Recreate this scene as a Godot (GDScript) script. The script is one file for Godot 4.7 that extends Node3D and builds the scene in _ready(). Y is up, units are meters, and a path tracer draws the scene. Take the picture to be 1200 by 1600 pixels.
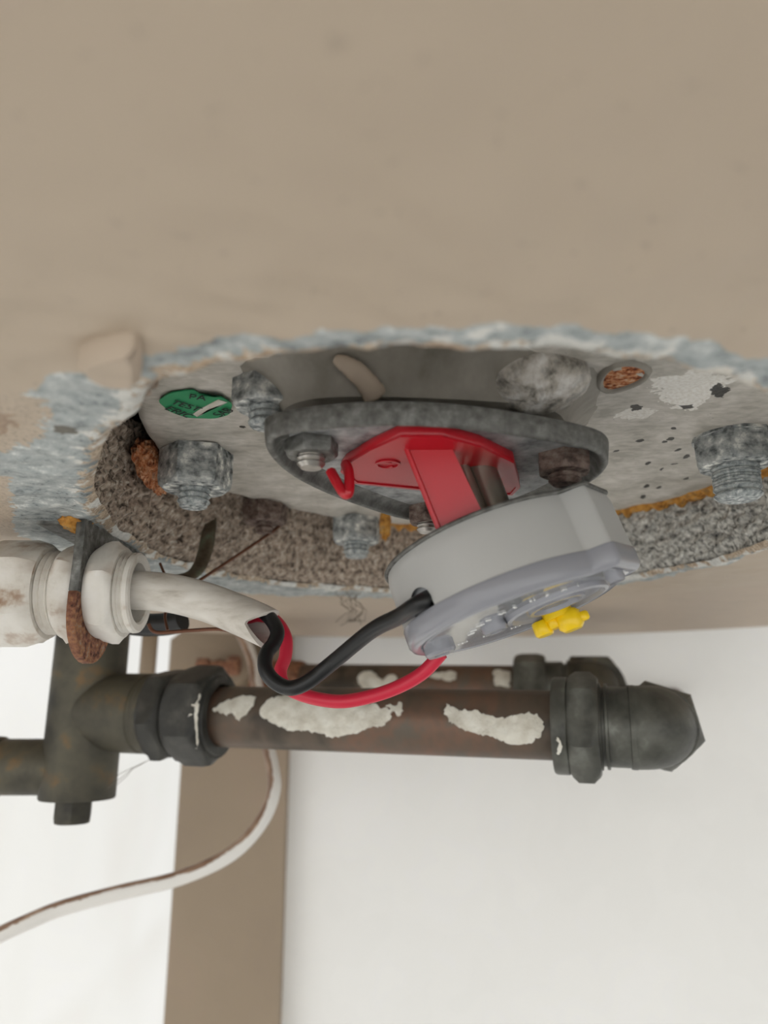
extends Node3D

# A close view up at the underside of a wall-hung water heater: flange, thermostat, cable gland, copper pipes.

const RING_Y := 1.5456      # height of the casing's underside
const PLATE_Y := 1.566      # height of the recessed flange plate
const AXIS := Vector3(0.025, 0.0, -0.181)   # axis of the flange opening
# the opening is not quite round: (angle in degrees, radius) of its edge and of the bare metal's ragged outer edge
const OPENING := [[66, 0.0840], [76, 0.0869], [84, 0.0900], [91, 0.0925], [98, 0.0936], [111, 0.0978], [118, 0.1003], [125, 0.1000], [134, 0.0951], [154, 0.0918], [173, 0.0922], [190, 0.0965], [210, 0.1045], [230, 0.1110], [255, 0.1105], [280, 0.1065], [305, 0.1010], [325, 0.0940], [344, 0.0875], [380, 0.0835], [410, 0.0832]]
const BARE_EDGE := [[74, 0.0950], [81, 0.0970], [91, 0.0993], [98, 0.1005], [109, 0.1041], [117, 0.1078], [122, 0.1087], [132, 0.1114], [139, 0.1122], [163, 0.1093], [191, 0.1240], [215, 0.1340], [237, 0.1390], [252, 0.1300], [280, 0.1210], [303, 0.1120], [323, 0.1010], [344, 0.0905], [380, 0.0900], [410, 0.0920]]
var mats := {}
var used := {}


func round_edge(table: Array, a: float) -> float:
	var d: float = fposmod(rad_to_deg(a) - table[0][0], 360.0) + table[0][0]
	for i in table.size():
		var p: Array = table[i]
		var q: Array = table[i + 1] if i + 1 < table.size() else [table[0][0] + 360.0, table[0][1]]
		if d <= q[0]:
			return lerpf(p[1], q[1], smoothstep(0.0, 1.0, (d - p[0]) / float(q[0] - p[0])))
	return table[0][1]


# ---------- names, labels ----------
func numbered(called: String) -> String:
	if not used.has(called):
		used[called] = 0
		return called
	used[called] += 1
	return "%s_%03d" % [called, used[called]]


func thing(called: String, label: String, category: String, xf := Transform3D.IDENTITY, group := "") -> Node3D:
	var o := Node3D.new()
	o.name = numbered(called)
	add_child(o)
	o.transform = xf
	tag(o, label, category, group)
	return o


func tag(o: Node, label: String, category: String, group := "") -> void:
	o.set_meta("label", label)
	o.set_meta("category", category)
	if group != "":
		o.set_meta("group", group)


func put(called: String, st: SurfaceTool, m: Material, parent: Node3D, xf := Transform3D.IDENTITY, label := "") -> MeshInstance3D:
	st.generate_normals()
	var o := MeshInstance3D.new()
	o.mesh = st.commit()
	o.material_override = m
	o.name = called if parent != self else numbered(called)
	parent.add_child(o, true)
	o.transform = xf
	if label != "":
		o.set_meta("label", label)
	return o


func struct(called: String, st: SurfaceTool, m: Material) -> MeshInstance3D:
	var o := put(called, st, m, self)
	o.set_meta("kind", "structure")
	return o


# ---------- geometry ----------
func begin() -> SurfaceTool:
	var st := SurfaceTool.new()
	st.begin(Mesh.PRIMITIVE_TRIANGLES)
	return st


func pts2(a: Array) -> PackedVector2Array:
	var out := PackedVector2Array()
	for i in range(0, a.size(), 2):
		out.append(Vector2(a[i], a[i + 1]))
	return out


func pts3(a: Array) -> PackedVector3Array:
	var out := PackedVector3Array()
	for i in range(0, a.size(), 3):
		out.append(Vector3(a[i], a[i + 1], a[i + 2]))
	return out


func tri(st: SurfaceTool, a: Vector3, b: Vector3, c: Vector3, ua := Vector2.ZERO, ub := Vector2.ZERO, uc := Vector2.ZERO) -> void:
	st.set_uv(ua)
	st.add_vertex(a)
	st.set_uv(ub)
	st.add_vertex(b)
	st.set_uv(uc)
	st.add_vertex(c)


func quad(st: SurfaceTool, a: Vector3, b: Vector3, c: Vector3, d: Vector3) -> void:
	tri(st, a, b, c, Vector2(0, 0), Vector2(1, 0), Vector2(1, 1))
	tri(st, a, c, d, Vector2(0, 0), Vector2(1, 1), Vector2(0, 1))


func box(st: SurfaceTool, lo: Vector3, hi: Vector3, xf := Transform3D.IDENTITY) -> void:
	st.set_smooth_group(-1)
	var v := []
	for k in 8:
		v.append(xf * Vector3(hi.x if k & 1 else lo.x, hi.y if k & 2 else lo.y, hi.z if k & 4 else lo.z))
	for f in [[0, 2, 3, 1], [5, 7, 6, 4], [4, 6, 2, 0], [1, 3, 7, 5], [2, 6, 7, 3], [4, 0, 1, 5]]:
		quad(st, v[f[3]], v[f[2]], v[f[1]], v[f[0]])


# rows of points joined into a smooth surface; around: the last column meets the first
func surf(st: SurfaceTool, rows: Array, around := false, group := 0) -> void:
	st.set_smooth_group(group)
	var n: int = rows[0].size()
	var m := rows.size()
	var cols := n if around else n - 1
	for i in m - 1:
		for j in cols:
			var k := (j + 1) % n
			var u0 := float(j) / cols
			var u1 := float(j + 1) / cols
			var v0 := float(i) / (m - 1)
			var v1 := float(i + 1) / (m - 1)
			tri(st, rows[i][j], rows[i + 1][j], rows[i + 1][k], Vector2(u0, v0), Vector2(u0, v1), Vector2(u1, v1))
			tri(st, rows[i][j], rows[i + 1][k], rows[i][k], Vector2(u0, v0), Vector2(u1, v1), Vector2(u1, v0))


# profile of (radius, height) turned round the y axis, sharp where it bends by more than 35 degrees
func lathe(st: SurfaceTool, prof: Array, seg := 48, xf := Transform3D.IDENTITY, group0 := 1) -> void:
	var group := group0
	for i in prof.size() - 1:
		if i > 0:
			var a: Vector2 = prof[i] - prof[i - 1]
			var b: Vector2 = prof[i + 1] - prof[i]
			if abs(a.angle_to(b)) > 0.6:
				group += 1
		var rows := [PackedVector3Array(), PackedVector3Array()]
		for k in 2:
			var p: Vector2 = prof[i + k]
			for j in seg:
				var t := TAU * j / seg
				rows[k].append(xf * Vector3(cos(t) * p.x, p.y, sin(t) * p.x))
		surf(st, rows, true, group)


func hex_radius(t: float, flats: float) -> float:
	var s := fposmod(t + PI / 6.0, PI / 3.0) - PI / 6.0
	return flats * 0.5 / cos(s)


# hexagon nut along y from y0 to y1, chamfered at the ends that ask for it
func hex(st: SurfaceTool, flats: float, y0: float, y1: float, bore: float, xf := Transform3D.IDENTITY, ch0 := 1.0, ch1 := 1.0) -> void:
	var per := 8
	var levels := 7
	for side in 6:
		var rows := []
		for i in levels:
			var f := float(i) / (levels - 1)
			var e := 0.5 - 0.5 * cos(PI * f)
			var y: float = lerp(y0, y1, e)
			var row := PackedVector3Array()
			for j in per + 1:
				var t := PI / 3.0 * (side + float(j) / per) - PI / 6.0
				var r := hex_radius(t, flats)
				if ch0 > 0.0:
					r = minf(r, flats * 0.49 + ch0 * (y - y0) * 1.7)
				if ch1 > 0.0:
					r = minf(r, flats * 0.49 + ch1 * (y1 - y) * 1.7)
				row.append(xf * Vector3(cos(t) * r, y, sin(t) * r))
			rows.append(row)
		surf(st, rows, false, 10 + side)
	for e in 2:
		var y := y0 if e == 0 else y1
		var rows2 := [PackedVector3Array(), PackedVector3Array()]
		for j in 6 * per:
			var t := TAU * j / (6.0 * per) - PI / 6.0
			var r := hex_radius(t, flats)
			if (ch0 if e == 0 else ch1) > 0.0:
				r = minf(r, flats * 0.49)
			rows2[0].append(xf * Vector3(cos(t) * bore, y, sin(t) * bore))
			rows2[1].append(xf * Vector3(cos(t) * r, y, sin(t) * r))
		if e == 1:
			rows2.reverse()
		surf(st, rows2, true, 20 + e)


# threaded rod along y with a chamfered end at y1
func threaded(st: SurfaceTool, r: float, y0: float, y1: float, pitch: float, xf := Transform3D.IDENTITY) -> void:
	var prof := []
	var y := y0
	while y < y1 - pitch * 0.9:
		prof.append(Vector2(r * 0.86, y))
		prof.append(Vector2(r, y + pitch * 0.4))
		prof.append(Vector2(r, y + pitch * 0.6))
		y += pitch
	prof.append(Vector2(r * 0.86, y))
	prof.append(Vector2(r * 0.84, y1 - 0.0003))
	prof.append(Vector2(r * 0.74, y1))
	prof.append(Vector2(0.0, y1))
	lathe(st, prof, 28, xf)


func rounded(poly: PackedVector2Array, times := 2) -> PackedVector2Array:
	for k in times:
		var out := PackedVector2Array()
		for i in poly.size():
			var a := poly[i]
			var b := poly[(i + 1) % poly.size()]
			out.append(a.lerp(b, 0.25))
			out.append(a.lerp(b, 0.75))
		poly = out
	return poly


func grown(poly: PackedVector2Array, by: float) -> PackedVector2Array:
	var n := poly.size()
	var mid := Vector2.ZERO
	for p in poly:
		mid += p / n
	var out := PackedVector2Array()
	for i in n:
		var t := (poly[(i + 1) % n] - poly[(i - 1 + n) % n]).normalized()
		var o := Vector2(t.y, -t.x)
		if o.dot(poly[i] - mid) < 0.0:
			o = -o
		out.append(poly[i] + o * by)
	return out


func cap(st: SurfaceTool, poly: PackedVector2Array, y: float, down: bool, xf := Transform3D.IDENTITY, group := 40) -> void:
	st.set_smooth_group(group)
	var idx := Geometry2D.triangulate_polygon(poly)
	for i in range(0, idx.size(), 3):
		var a := poly[idx[i]]
		var b := poly[idx[i + 1]]
		var c := poly[idx[i + 2]]
		if ((b - a).cross(c - a) > 0.0) == down:
			var t := b
			b = c
			c = t
		tri(st, xf * Vector3(a.x, y, a.y), xf * Vector3(b.x, y, b.y), xf * Vector3(c.x, y, c.y), a, b, c)


func ring_row(poly: PackedVector2Array, y: float, xf := Transform3D.IDENTITY) -> PackedVector3Array:
	var row := PackedVector3Array()
	for p in poly:
		row.append(xf * Vector3(p.x, y, p.y))
	return row


# outline in x and z carried from y0 up to y1, its edges eased by a small bevel
func prism(st: SurfaceTool, poly: PackedVector2Array, y0: float, y1: float, bevel := 0.0, xf := Transform3D.IDENTITY) -> void:
	var inner := grown(poly, -bevel) if bevel > 0.0 else poly
	cap(st, inner, y0, true, xf, 40)
	cap(st, inner, y1, false, xf, 41)
	if bevel > 0.0:
		surf(st, [ring_row(inner, y0, xf), ring_row(poly, y0 + bevel, xf), ring_row(poly, y1 - bevel, xf), ring_row(inner, y1, xf)], true, 42)
	else:
		surf(st, [ring_row(poly, y0, xf), ring_row(poly, y1, xf)], true, 42)


func spline(p: PackedVector3Array, per := 8) -> PackedVector3Array:
	var out := PackedVector3Array()
	for i in p.size() - 1:
		var a := p[maxi(i - 1, 0)]
		var d := p[mini(i + 2, p.size() - 1)]
		for k in per:
			out.append(p[i].cubic_interpolate(p[i + 1], a, d, float(k) / per))
	out.append(p[p.size() - 1])
	return out


# tube along a path; flat squeezes it along the way it first faces
func tube(st: SurfaceTool, path: PackedVector3Array, r: float, seg := 14, squeeze := 1.0, side := Vector3.UP, radii := PackedFloat32Array()) -> void:
	var rows := []
	var n := side
	for i in path.size():
		var t := (path[mini(i + 1, path.size() - 1)] - path[maxi(i - 1, 0)]).normalized()
		n = (n - t * n.dot(t)).normalized()
		var b := t.cross(n)
		var row := PackedVector3Array()
		var rr := r * (radii[i] if radii.size() > 0 else 1.0)
		for j in seg:
			var a := TAU * j / seg
			row.append(path[i] + n * cos(a) * rr + b * sin(a) * rr * squeeze)
		rows.append(row)
	surf(st, rows, true, 0)
	for e in 2:
		var at: int = 0 if e == 0 else path.size() - 1
		st.set_smooth_group(-1)
		for j in seg:
			var k := (j + 1) % seg
			if e == 0:
				tri(st, path[at], rows[at][j], rows[at][k])
			else:
				tri(st, path[at], rows[at][k], rows[at][j])


# frame whose y axis points along a direction
func along(at: Vector3, y: Vector3, hint := Vector3.BACK) -> Transform3D:
	y = y.normalized()
	var x := (y.cross(hint)).normalized()
	return Transform3D(Basis(x, y, x.cross(y)), at)


func noise(seed_: int, freq: float, oct := 4, kind := FastNoiseLite.TYPE_SIMPLEX_SMOOTH) -> FastNoiseLite:
	var n := FastNoiseLite.new()
	n.seed = seed_
	n.frequency = freq
	n.noise_type = kind
	n.fractal_octaves = oct
	n.fractal_type = FastNoiseLite.FRACTAL_FBM if oct > 1 else FastNoiseLite.FRACTAL_NONE
	n.fractal_gain = 0.62
	return n


# ---------- materials ----------
func rgb(r: float, g: float, b: float) -> Color:
	return Color(r / 255.0, g / 255.0, b / 255.0)


func ramp_color(stops: Array, v: float) -> Color:
	var x := clampf(v, 0.0, 1.0) * (stops.size() - 1)
	var i := mini(int(x), stops.size() - 2)
	return stops[i].lerp(stops[i + 1], x - i)


# seamless mottled texture: noise looked up in a row of colours
func mottle(seed_: int, freq: float, stops: Array, size := 256, oct := 5, gain := 1.0) -> ImageTexture:
	var g := noise(seed_, freq, oct).get_seamless_image(size, size)
	g.convert(Image.FORMAT_L8)
	var d := g.get_data()
	var out := PackedByteArray()
	out.resize(size * size * 3)
	var lut := []
	for k in 256:
		lut.append(ramp_color(stops, (k / 255.0 - 0.5) * gain + 0.5))
	for i in size * size:
		var c: Color = lut[d[i]]
		out[i * 3] = c.r8
		out[i * 3 + 1] = c.g8
		out[i * 3 + 2] = c.b8
	var img := Image.create_from_data(size, size, false, Image.FORMAT_RGB8, out)
	img.generate_mipmaps()
	return ImageTexture.create_from_image(img)


var relief_tex := {}


func relief(seed_: int, freq: float, oct := 4) -> ImageTexture:
	var key := [seed_, freq, oct]
	if not relief_tex.has(key):
		var g := noise(seed_, freq, oct).get_seamless_image(256, 256)
		g.convert(Image.FORMAT_L8)
		relief_tex[key] = ImageTexture.create_from_image(g)
	return relief_tex[key]


func plain(name_: String, c: Color, rough: float, metal := 0.0) -> StandardMaterial3D:
	var m := StandardMaterial3D.new()
	m.resource_name = name_
	m.albedo_color = c
	m.roughness = rough
	m.metallic = metal
	mats[name_] = m
	return m


# mottled material laid on by three planes; per_metre says how many times the pattern repeats in a metre
func mottled(name_: String, tex: Texture2D, rough: float, metal: float, per_metre: Vector3, bump: Texture2D = null, bump_cm := 0.0) -> StandardMaterial3D:
	var m := plain(name_, Color.WHITE, rough, metal)
	m.albedo_texture = tex
	m.uv1_triplanar = true
	m.uv1_scale = per_metre
	if bump:
		m.heightmap_enabled = true
		m.heightmap_texture = bump
		m.heightmap_scale = bump_cm
	return m


# planar picture of a horizontal surface round the flange axis: look(p, r, t) gives the colour at x and z
func plan_image(size: int, half: float, r0: float, r1: float, look: Callable) -> Image:
	var img := Image.create(size, size, false, Image.FORMAT_RGB8)
	for j in size:
		for i in size:
			var q := Vector2((i + 0.5) / size - 0.5, (j + 0.5) / size - 0.5) * 2.0 * half
			var r := q.length()
			if r < r0 or r > r1:
				continue
			img.set_pixel(i, j, look.call(q + Vector2(AXIS.x, AXIS.z), r, q.angle()))
	return img


# ragged patch of another colour on such a picture
func patch(img: Image, half: float, poly: PackedVector2Array, stops: Array, ragged: float, seed_: int, strength := 1.0) -> void:
	var size := img.get_width()
	var n1 := noise(seed_, 260.0, 3)
	var n2 := noise(seed_ + 1, 900.0, 4)
	var box_ := Rect2(poly[0], Vector2.ZERO)
	for p in poly:
		box_ = box_.expand(p)
	box_ = box_.grow(ragged * 1.5)
	var lo := (box_.position - Vector2(AXIS.x, AXIS.z)) / (2.0 * half) + Vector2(0.5, 0.5)
	var hi := (box_.end - Vector2(AXIS.x, AXIS.z)) / (2.0 * half) + Vector2(0.5, 0.5)
	for j in range(maxi(int(lo.y * size), 0), mini(int(hi.y * size) + 1, size)):
		for i in range(maxi(int(lo.x * size), 0), mini(int(hi.x * size) + 1, size)):
			var p := Vector2((i + 0.5) / size - 0.5, (j + 0.5) / size - 0.5) * 2.0 * half + Vector2(AXIS.x, AXIS.z)
			var w := p + Vector2(n1.get_noise_2d(p.x, p.y), n1.get_noise_2d(p.y + 3.0, p.x)) * ragged * 2.0
			if Geometry2D.is_point_in_polygon(w, poly):
				var c := ramp_color(stops, n2.get_noise_2d(p.x, p.y) * 1.1 + 0.5)
				img.set_pixel(i, j, img.get_pixel(i, j).lerp(c, strength))


func plan_material(name_: String, img: Image, rough: float, metal := 0.0) -> StandardMaterial3D:
	img.generate_mipmaps()
	var m := plain(name_, Color.WHITE, rough, metal)
	m.albedo_texture = ImageTexture.create_from_image(img)
	return m


# mesh of rings round the flange axis with planar uv; h(r, t) gives the height
func plan_surface(st: SurfaceTool, radii: Array, seg: int, half: float, h: Callable, inner := false) -> void:
	st.set_smooth_group(0)
	for i in radii.size() - 1:
		for j in seg:
			var v := []
			var uv := []
			for c in [[0, 0], [1, 0], [1, 1], [0, 1]]:
				var t: float = TAU * (j + c[1]) / seg
				var r: float = radii[i + c[0]]
				if inner:
					r = lerp(round_edge(OPENING, t), 0.150, r)
				var q := Vector2(cos(t), sin(t)) * r
				v.append(Vector3(q.x + AXIS.x, h.call(r, t), q.y + AXIS.z))
				uv.append(q / (2.0 * half) + Vector2(0.5, 0.5))
			tri(st, v[0], v[1], v[2], uv[0], uv[1], uv[2])
			tri(st, v[0], v[2], v[3], uv[0], uv[2], uv[3])


func make_materials() -> void:
	var fine := relief(11, 0.06, 4)
	var coarse := relief(12, 0.02, 5)
	mottled("cream", mottle(1, 0.012, [CREAM.darkened(0.10), CREAM.darkened(0.03), CREAM, CREAM, CREAM.lightened(0.06)], 512, 5, 0.9), 0.6, 0.0, Vector3(5, 5, 16), fine, 0.01)
	mottled("steel_paint_shaded", mottle(2, 0.015, [rgb(121, 116, 105), rgb(147, 141, 131), rgb(158, 152, 142), rgb(174, 168, 158)], 256, 5, 1.2), 0.5, 0.0, Vector3(18, 18, 18), relief(33, 0.02, 3), 0.02)  # the plate's grey paint, darkened to carry the recess shade on the boss
	mottled("zinc", mottle(3, 0.025, [rgb(70, 73, 74), rgb(126, 131, 131), rgb(169, 172, 171), rgb(192, 194, 192), rgb(250, 250, 243)], 256, 6, 1.7), 0.6, 0.15, Vector3(36, 36, 36), relief(33, 0.02, 3), 0.02)
	mottled("thread", mottle(31, 0.03, [rgb(100, 106, 108), rgb(166, 172, 172), rgb(227, 227, 224)], 256, 5, 1.4), 0.55, 0.2, Vector3(60, 60, 60), coarse, 0.015)
	mottled("rust_nut", mottle(4, 0.03, [rgb(50, 38, 33), rgb(92, 74, 66), rgb(122, 104, 94), rgb(140, 130, 122)], 256, 5, 1.4), 0.7, 0.1, Vector3(50, 50, 50), coarse, 0.02)
	mottled("rust", mottle(5, 0.03, [rgb(60, 36, 28), rgb(110, 66, 48), rgb(134, 92, 72), rgb(160, 112, 72), rgb(150, 130, 118)], 256, 5, 1.5), 0.85, 0.0, Vector3(45, 45, 45), coarse, 0.05)
	mottled("dark_steel", mottle(6, 0.03, [rgb(74, 73, 70), rgb(98, 97, 93), rgb(114, 114, 110), rgb(140, 140, 137)], 256, 5, 1.5), 0.5, 0.35, Vector3(40, 40, 40), coarse, 0.015)
	mottled("dish_floor_lit", mottle(36, 0.02, [rgb(110, 112, 112), rgb(148, 150, 150), rgb(166, 168, 168), rgb(190, 191, 190)], 256, 5, 1.4), 0.5, 0.25, Vector3(30, 30, 30))  # lighter copy of the clamp steel, with light from below in its colour
	mottled("bright_steel", mottle(7, 0.02, [rgb(150, 146, 140), rgb(190, 186, 180), rgb(214, 210, 204)], 128, 3, 1.3), 0.28, 0.8, Vector3(50, 50, 50))
	mottled("foam", mottle(8, 0.03, [rgb(57, 47, 41), rgb(136, 121, 107), rgb(166, 148, 133), rgb(183, 166, 148), rgb(215, 209, 197)], 512, 6, 1.9), 0.95, 0.0, Vector3(30, 22, 30))
	mottled("grit", mottle(28, 0.03, [rgb(56, 56, 56), rgb(134, 132, 128), rgb(176, 174, 167), rgb(202, 198, 189), rgb(232, 232, 228)], 512, 6, 2.0), 0.95, 0.0, Vector3(30, 24, 30))
	mottled("ochre", mottle(9, 0.03, [rgb(84, 54, 24), rgb(170, 112, 40), rgb(206, 150, 66), rgb(170, 140, 100)], 256, 5, 1.4), 0.8, 0.0, Vector3(30, 30, 30), coarse, 0.1)
	mottled("orange_rust", mottle(10, 0.03, [rgb(92, 40, 22), rgb(172, 92, 50), rgb(214, 150, 104), rgb(226, 190, 160)], 256, 5, 1.5), 0.9, 0.0, Vector3(60, 60, 60), coarse, 0.1)
	mottled("crust", mottle(14, 0.02, [rgb(102, 98, 92), rgb(188, 181, 170), rgb(220, 215, 209), rgb(247, 245, 241)], 256, 6, 1.5), 0.75, 0.0, Vector3(38, 38, 38), coarse, 0.06)
	var red := plain("red_plastic", rgb(190, 19, 36), 0.32)
	red.clearcoat_enabled = true
	red.clearcoat = 0.25
	red.clearcoat_roughness = 0.25
	plain("housing", rgb(182, 182, 180), 0.34)
	plain("cover_grey", rgb(145, 146, 153), 0.2)
	plain("label_grey", rgb(163, 165, 168), 0.35)
	plain("print_white", rgb(232, 232, 230), 0.5)
	plain("print_black", rgb(26, 28, 30), 0.5)
	var clear := plain("clear_cover", Color(0.92, 0.93, 0.96, 0.16), 0.05)
	clear.transparency = BaseMaterial3D.TRANSPARENCY_ALPHA
	plain("yellow_plastic", rgb(246, 206, 14), 0.3)
	plain("stem_steel", rgb(152, 146, 134), 0.32, 0.75)
	mottled("gland_plastic", mottle(15, 0.012, [rgb(150, 120, 96), rgb(208, 202, 192), rgb(222, 218, 210), rgb(226, 222, 215), rgb(232, 229, 224)], 256, 6, 1.25), 0.45, 0.0, Vector3(18, 18, 18), fine, 0.01)
	mottled("sheath", mottle(16, 0.015, [rgb(176, 168, 156), rgb(206, 200, 190), rgb(218, 213, 205), rgb(226, 222, 214)], 256, 5, 1.3), 0.45, 0.0, Vector3(14, 50, 50))
	plain("black_wire", rgb(15, 16, 18), 0.38)
	plain("red_wire", rgb(204, 34, 62), 0.42)
	mottled("copper", mottle(17, 0.008, [rgb(62, 55, 47), rgb(90, 80, 69), rgb(100, 85, 73), rgb(118, 90, 74), rgb(98, 90, 80)], 256, 5, 1.5), 0.5, 0.35, Vector3(10, 10, 10), fine, 0.01)
	mottled("brass", mottle(18, 0.012, [rgb(46, 44, 38), rgb(66, 63, 54), rgb(80, 76, 64), rgb(88, 84, 70), rgb(118, 92, 60)], 256, 5, 1.3), 0.55, 0.3, Vector3(12, 12, 12), coarse, 0.015)
	mottled("black_brass", mottle(29, 0.014, [rgb(34, 34, 32), rgb(48, 48, 45), rgb(60, 59, 55), rgb(88, 86, 80)], 256, 5, 1.3), 0.5, 0.25, Vector3(16, 16, 16), coarse, 0.01)
	mottled("dark_brass", mottle(19, 0.014, [rgb(50, 50, 46), rgb(74, 74, 68), rgb(90, 90, 83), rgb(124, 126, 119)], 256, 5, 1.3), 0.45, 0.25, Vector3(16, 16, 16), coarse, 0.015)
	mottled("splash_paint", mottle(20, 0.02, [rgb(196, 190, 176), rgb(216, 212, 200), rgb(226, 224, 214)], 128, 4, 1.3), 0.6, 0.0, Vector3(40, 40, 40), coarse, 0.05)
	plain("bare_copper", rgb(112, 74, 56), 0.45, 0.6)
	mottled("earth_strap", mottle(21, 0.03, [rgb(70, 62, 50), rgb(104, 92, 76), rgb(112, 122, 104)], 128, 4, 1.3), 0.5, 0.4, Vector3(40, 40, 40))
	mottled("wall_white", mottle(22, 0.006, [rgb(236, 235, 232), rgb(240, 239, 236), rgb(243, 242, 240)], 512, 4, 1.0), 0.8, 0.0, Vector3(1.5, 1.5, 1.5), fine, 0.02)
	mottled("bounce_white", mottle(26, 0.004, [rgb(219, 217, 212), rgb(221, 220, 217), rgb(224, 223, 220)], 256, 3, 1.0), 0.85, 0.0, Vector3(0.7, 0.7, 0.7))
	mottled("yard_cream", mottle(27, 0.004, [rgb(184, 181, 175), rgb(188, 186, 181), rgb(192, 190, 186)], 256, 3, 1.0), 0.85, 0.0, Vector3(0.7, 0.7, 0.7))
	mottled("post_brown", mottle(23, 0.006, [rgb(143, 126, 106), rgb(148, 131, 110), rgb(153, 134, 114)], 256, 4, 1.0), 0.6, 0.0, Vector3(3, 3, 3))
	mottled("floor_tile", mottle(24, 0.02, [rgb(168, 164, 157), rgb(178, 174, 167), rgb(187, 183, 177)], 256, 4, 1.0), 0.6, 0.0, Vector3(3, 3, 3))
	plain("stain", Color(CREAM.r * 0.87, CREAM.g * 0.84, CREAM.b * 0.81), 0.6)
	plain("sticker_green", rgb(38, 148, 96), 0.4)
	plain("cobweb", rgb(120, 108, 96), 0.9)


const CREAM := Color(0.745, 0.68, 0.607)


func build_setting() -> void:
	var st := begin()
	box(st, Vector3(-5, -0.2, -7), Vector3(5, 0.0, 3.3))
	struct("floor", st, mats.floor_tile)
	st = begin()
	box(st, Vector3(-0.068, 0, -0.66), Vector3(1.6, 2.6, -0.545))
	struct("wall_back", st, mats.wall_white)
	st = begin()
	box(st, Vector3(1.5, 0, -0.545), Vector3(1.62, 2.6, 0.9))
	struct("wall_right", st, mats.wall_white)
	st = begin()
	box(st, Vector3(-6, 0, 3.2), Vector3(4, 3.2, 3.4))
	struct("wall_bounce", st, mats.bounce_white)  # unseen wall added behind the camera to bounce sunlight onto the back wall
	st = begin()
	box(st, Vector3(-1.15, 0, -7.0), Vector3(-0.95, 2.6, -0.9))
	struct("wall_yard", st, mats.yard_cream)
	st = begin()
	box(st, Vector3(-0.9, 2.6, -0.66), Vector3(1.62, 2.75, 0.9))
	struct("ceiling", st, mats.wall_white)
	st = begin()
	box(st, Vector3(-0.138, 0, -0.67), Vector3(-0.066, 2.6, -0.53))
	struct("trim_1", st, mats.post_brown)


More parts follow.
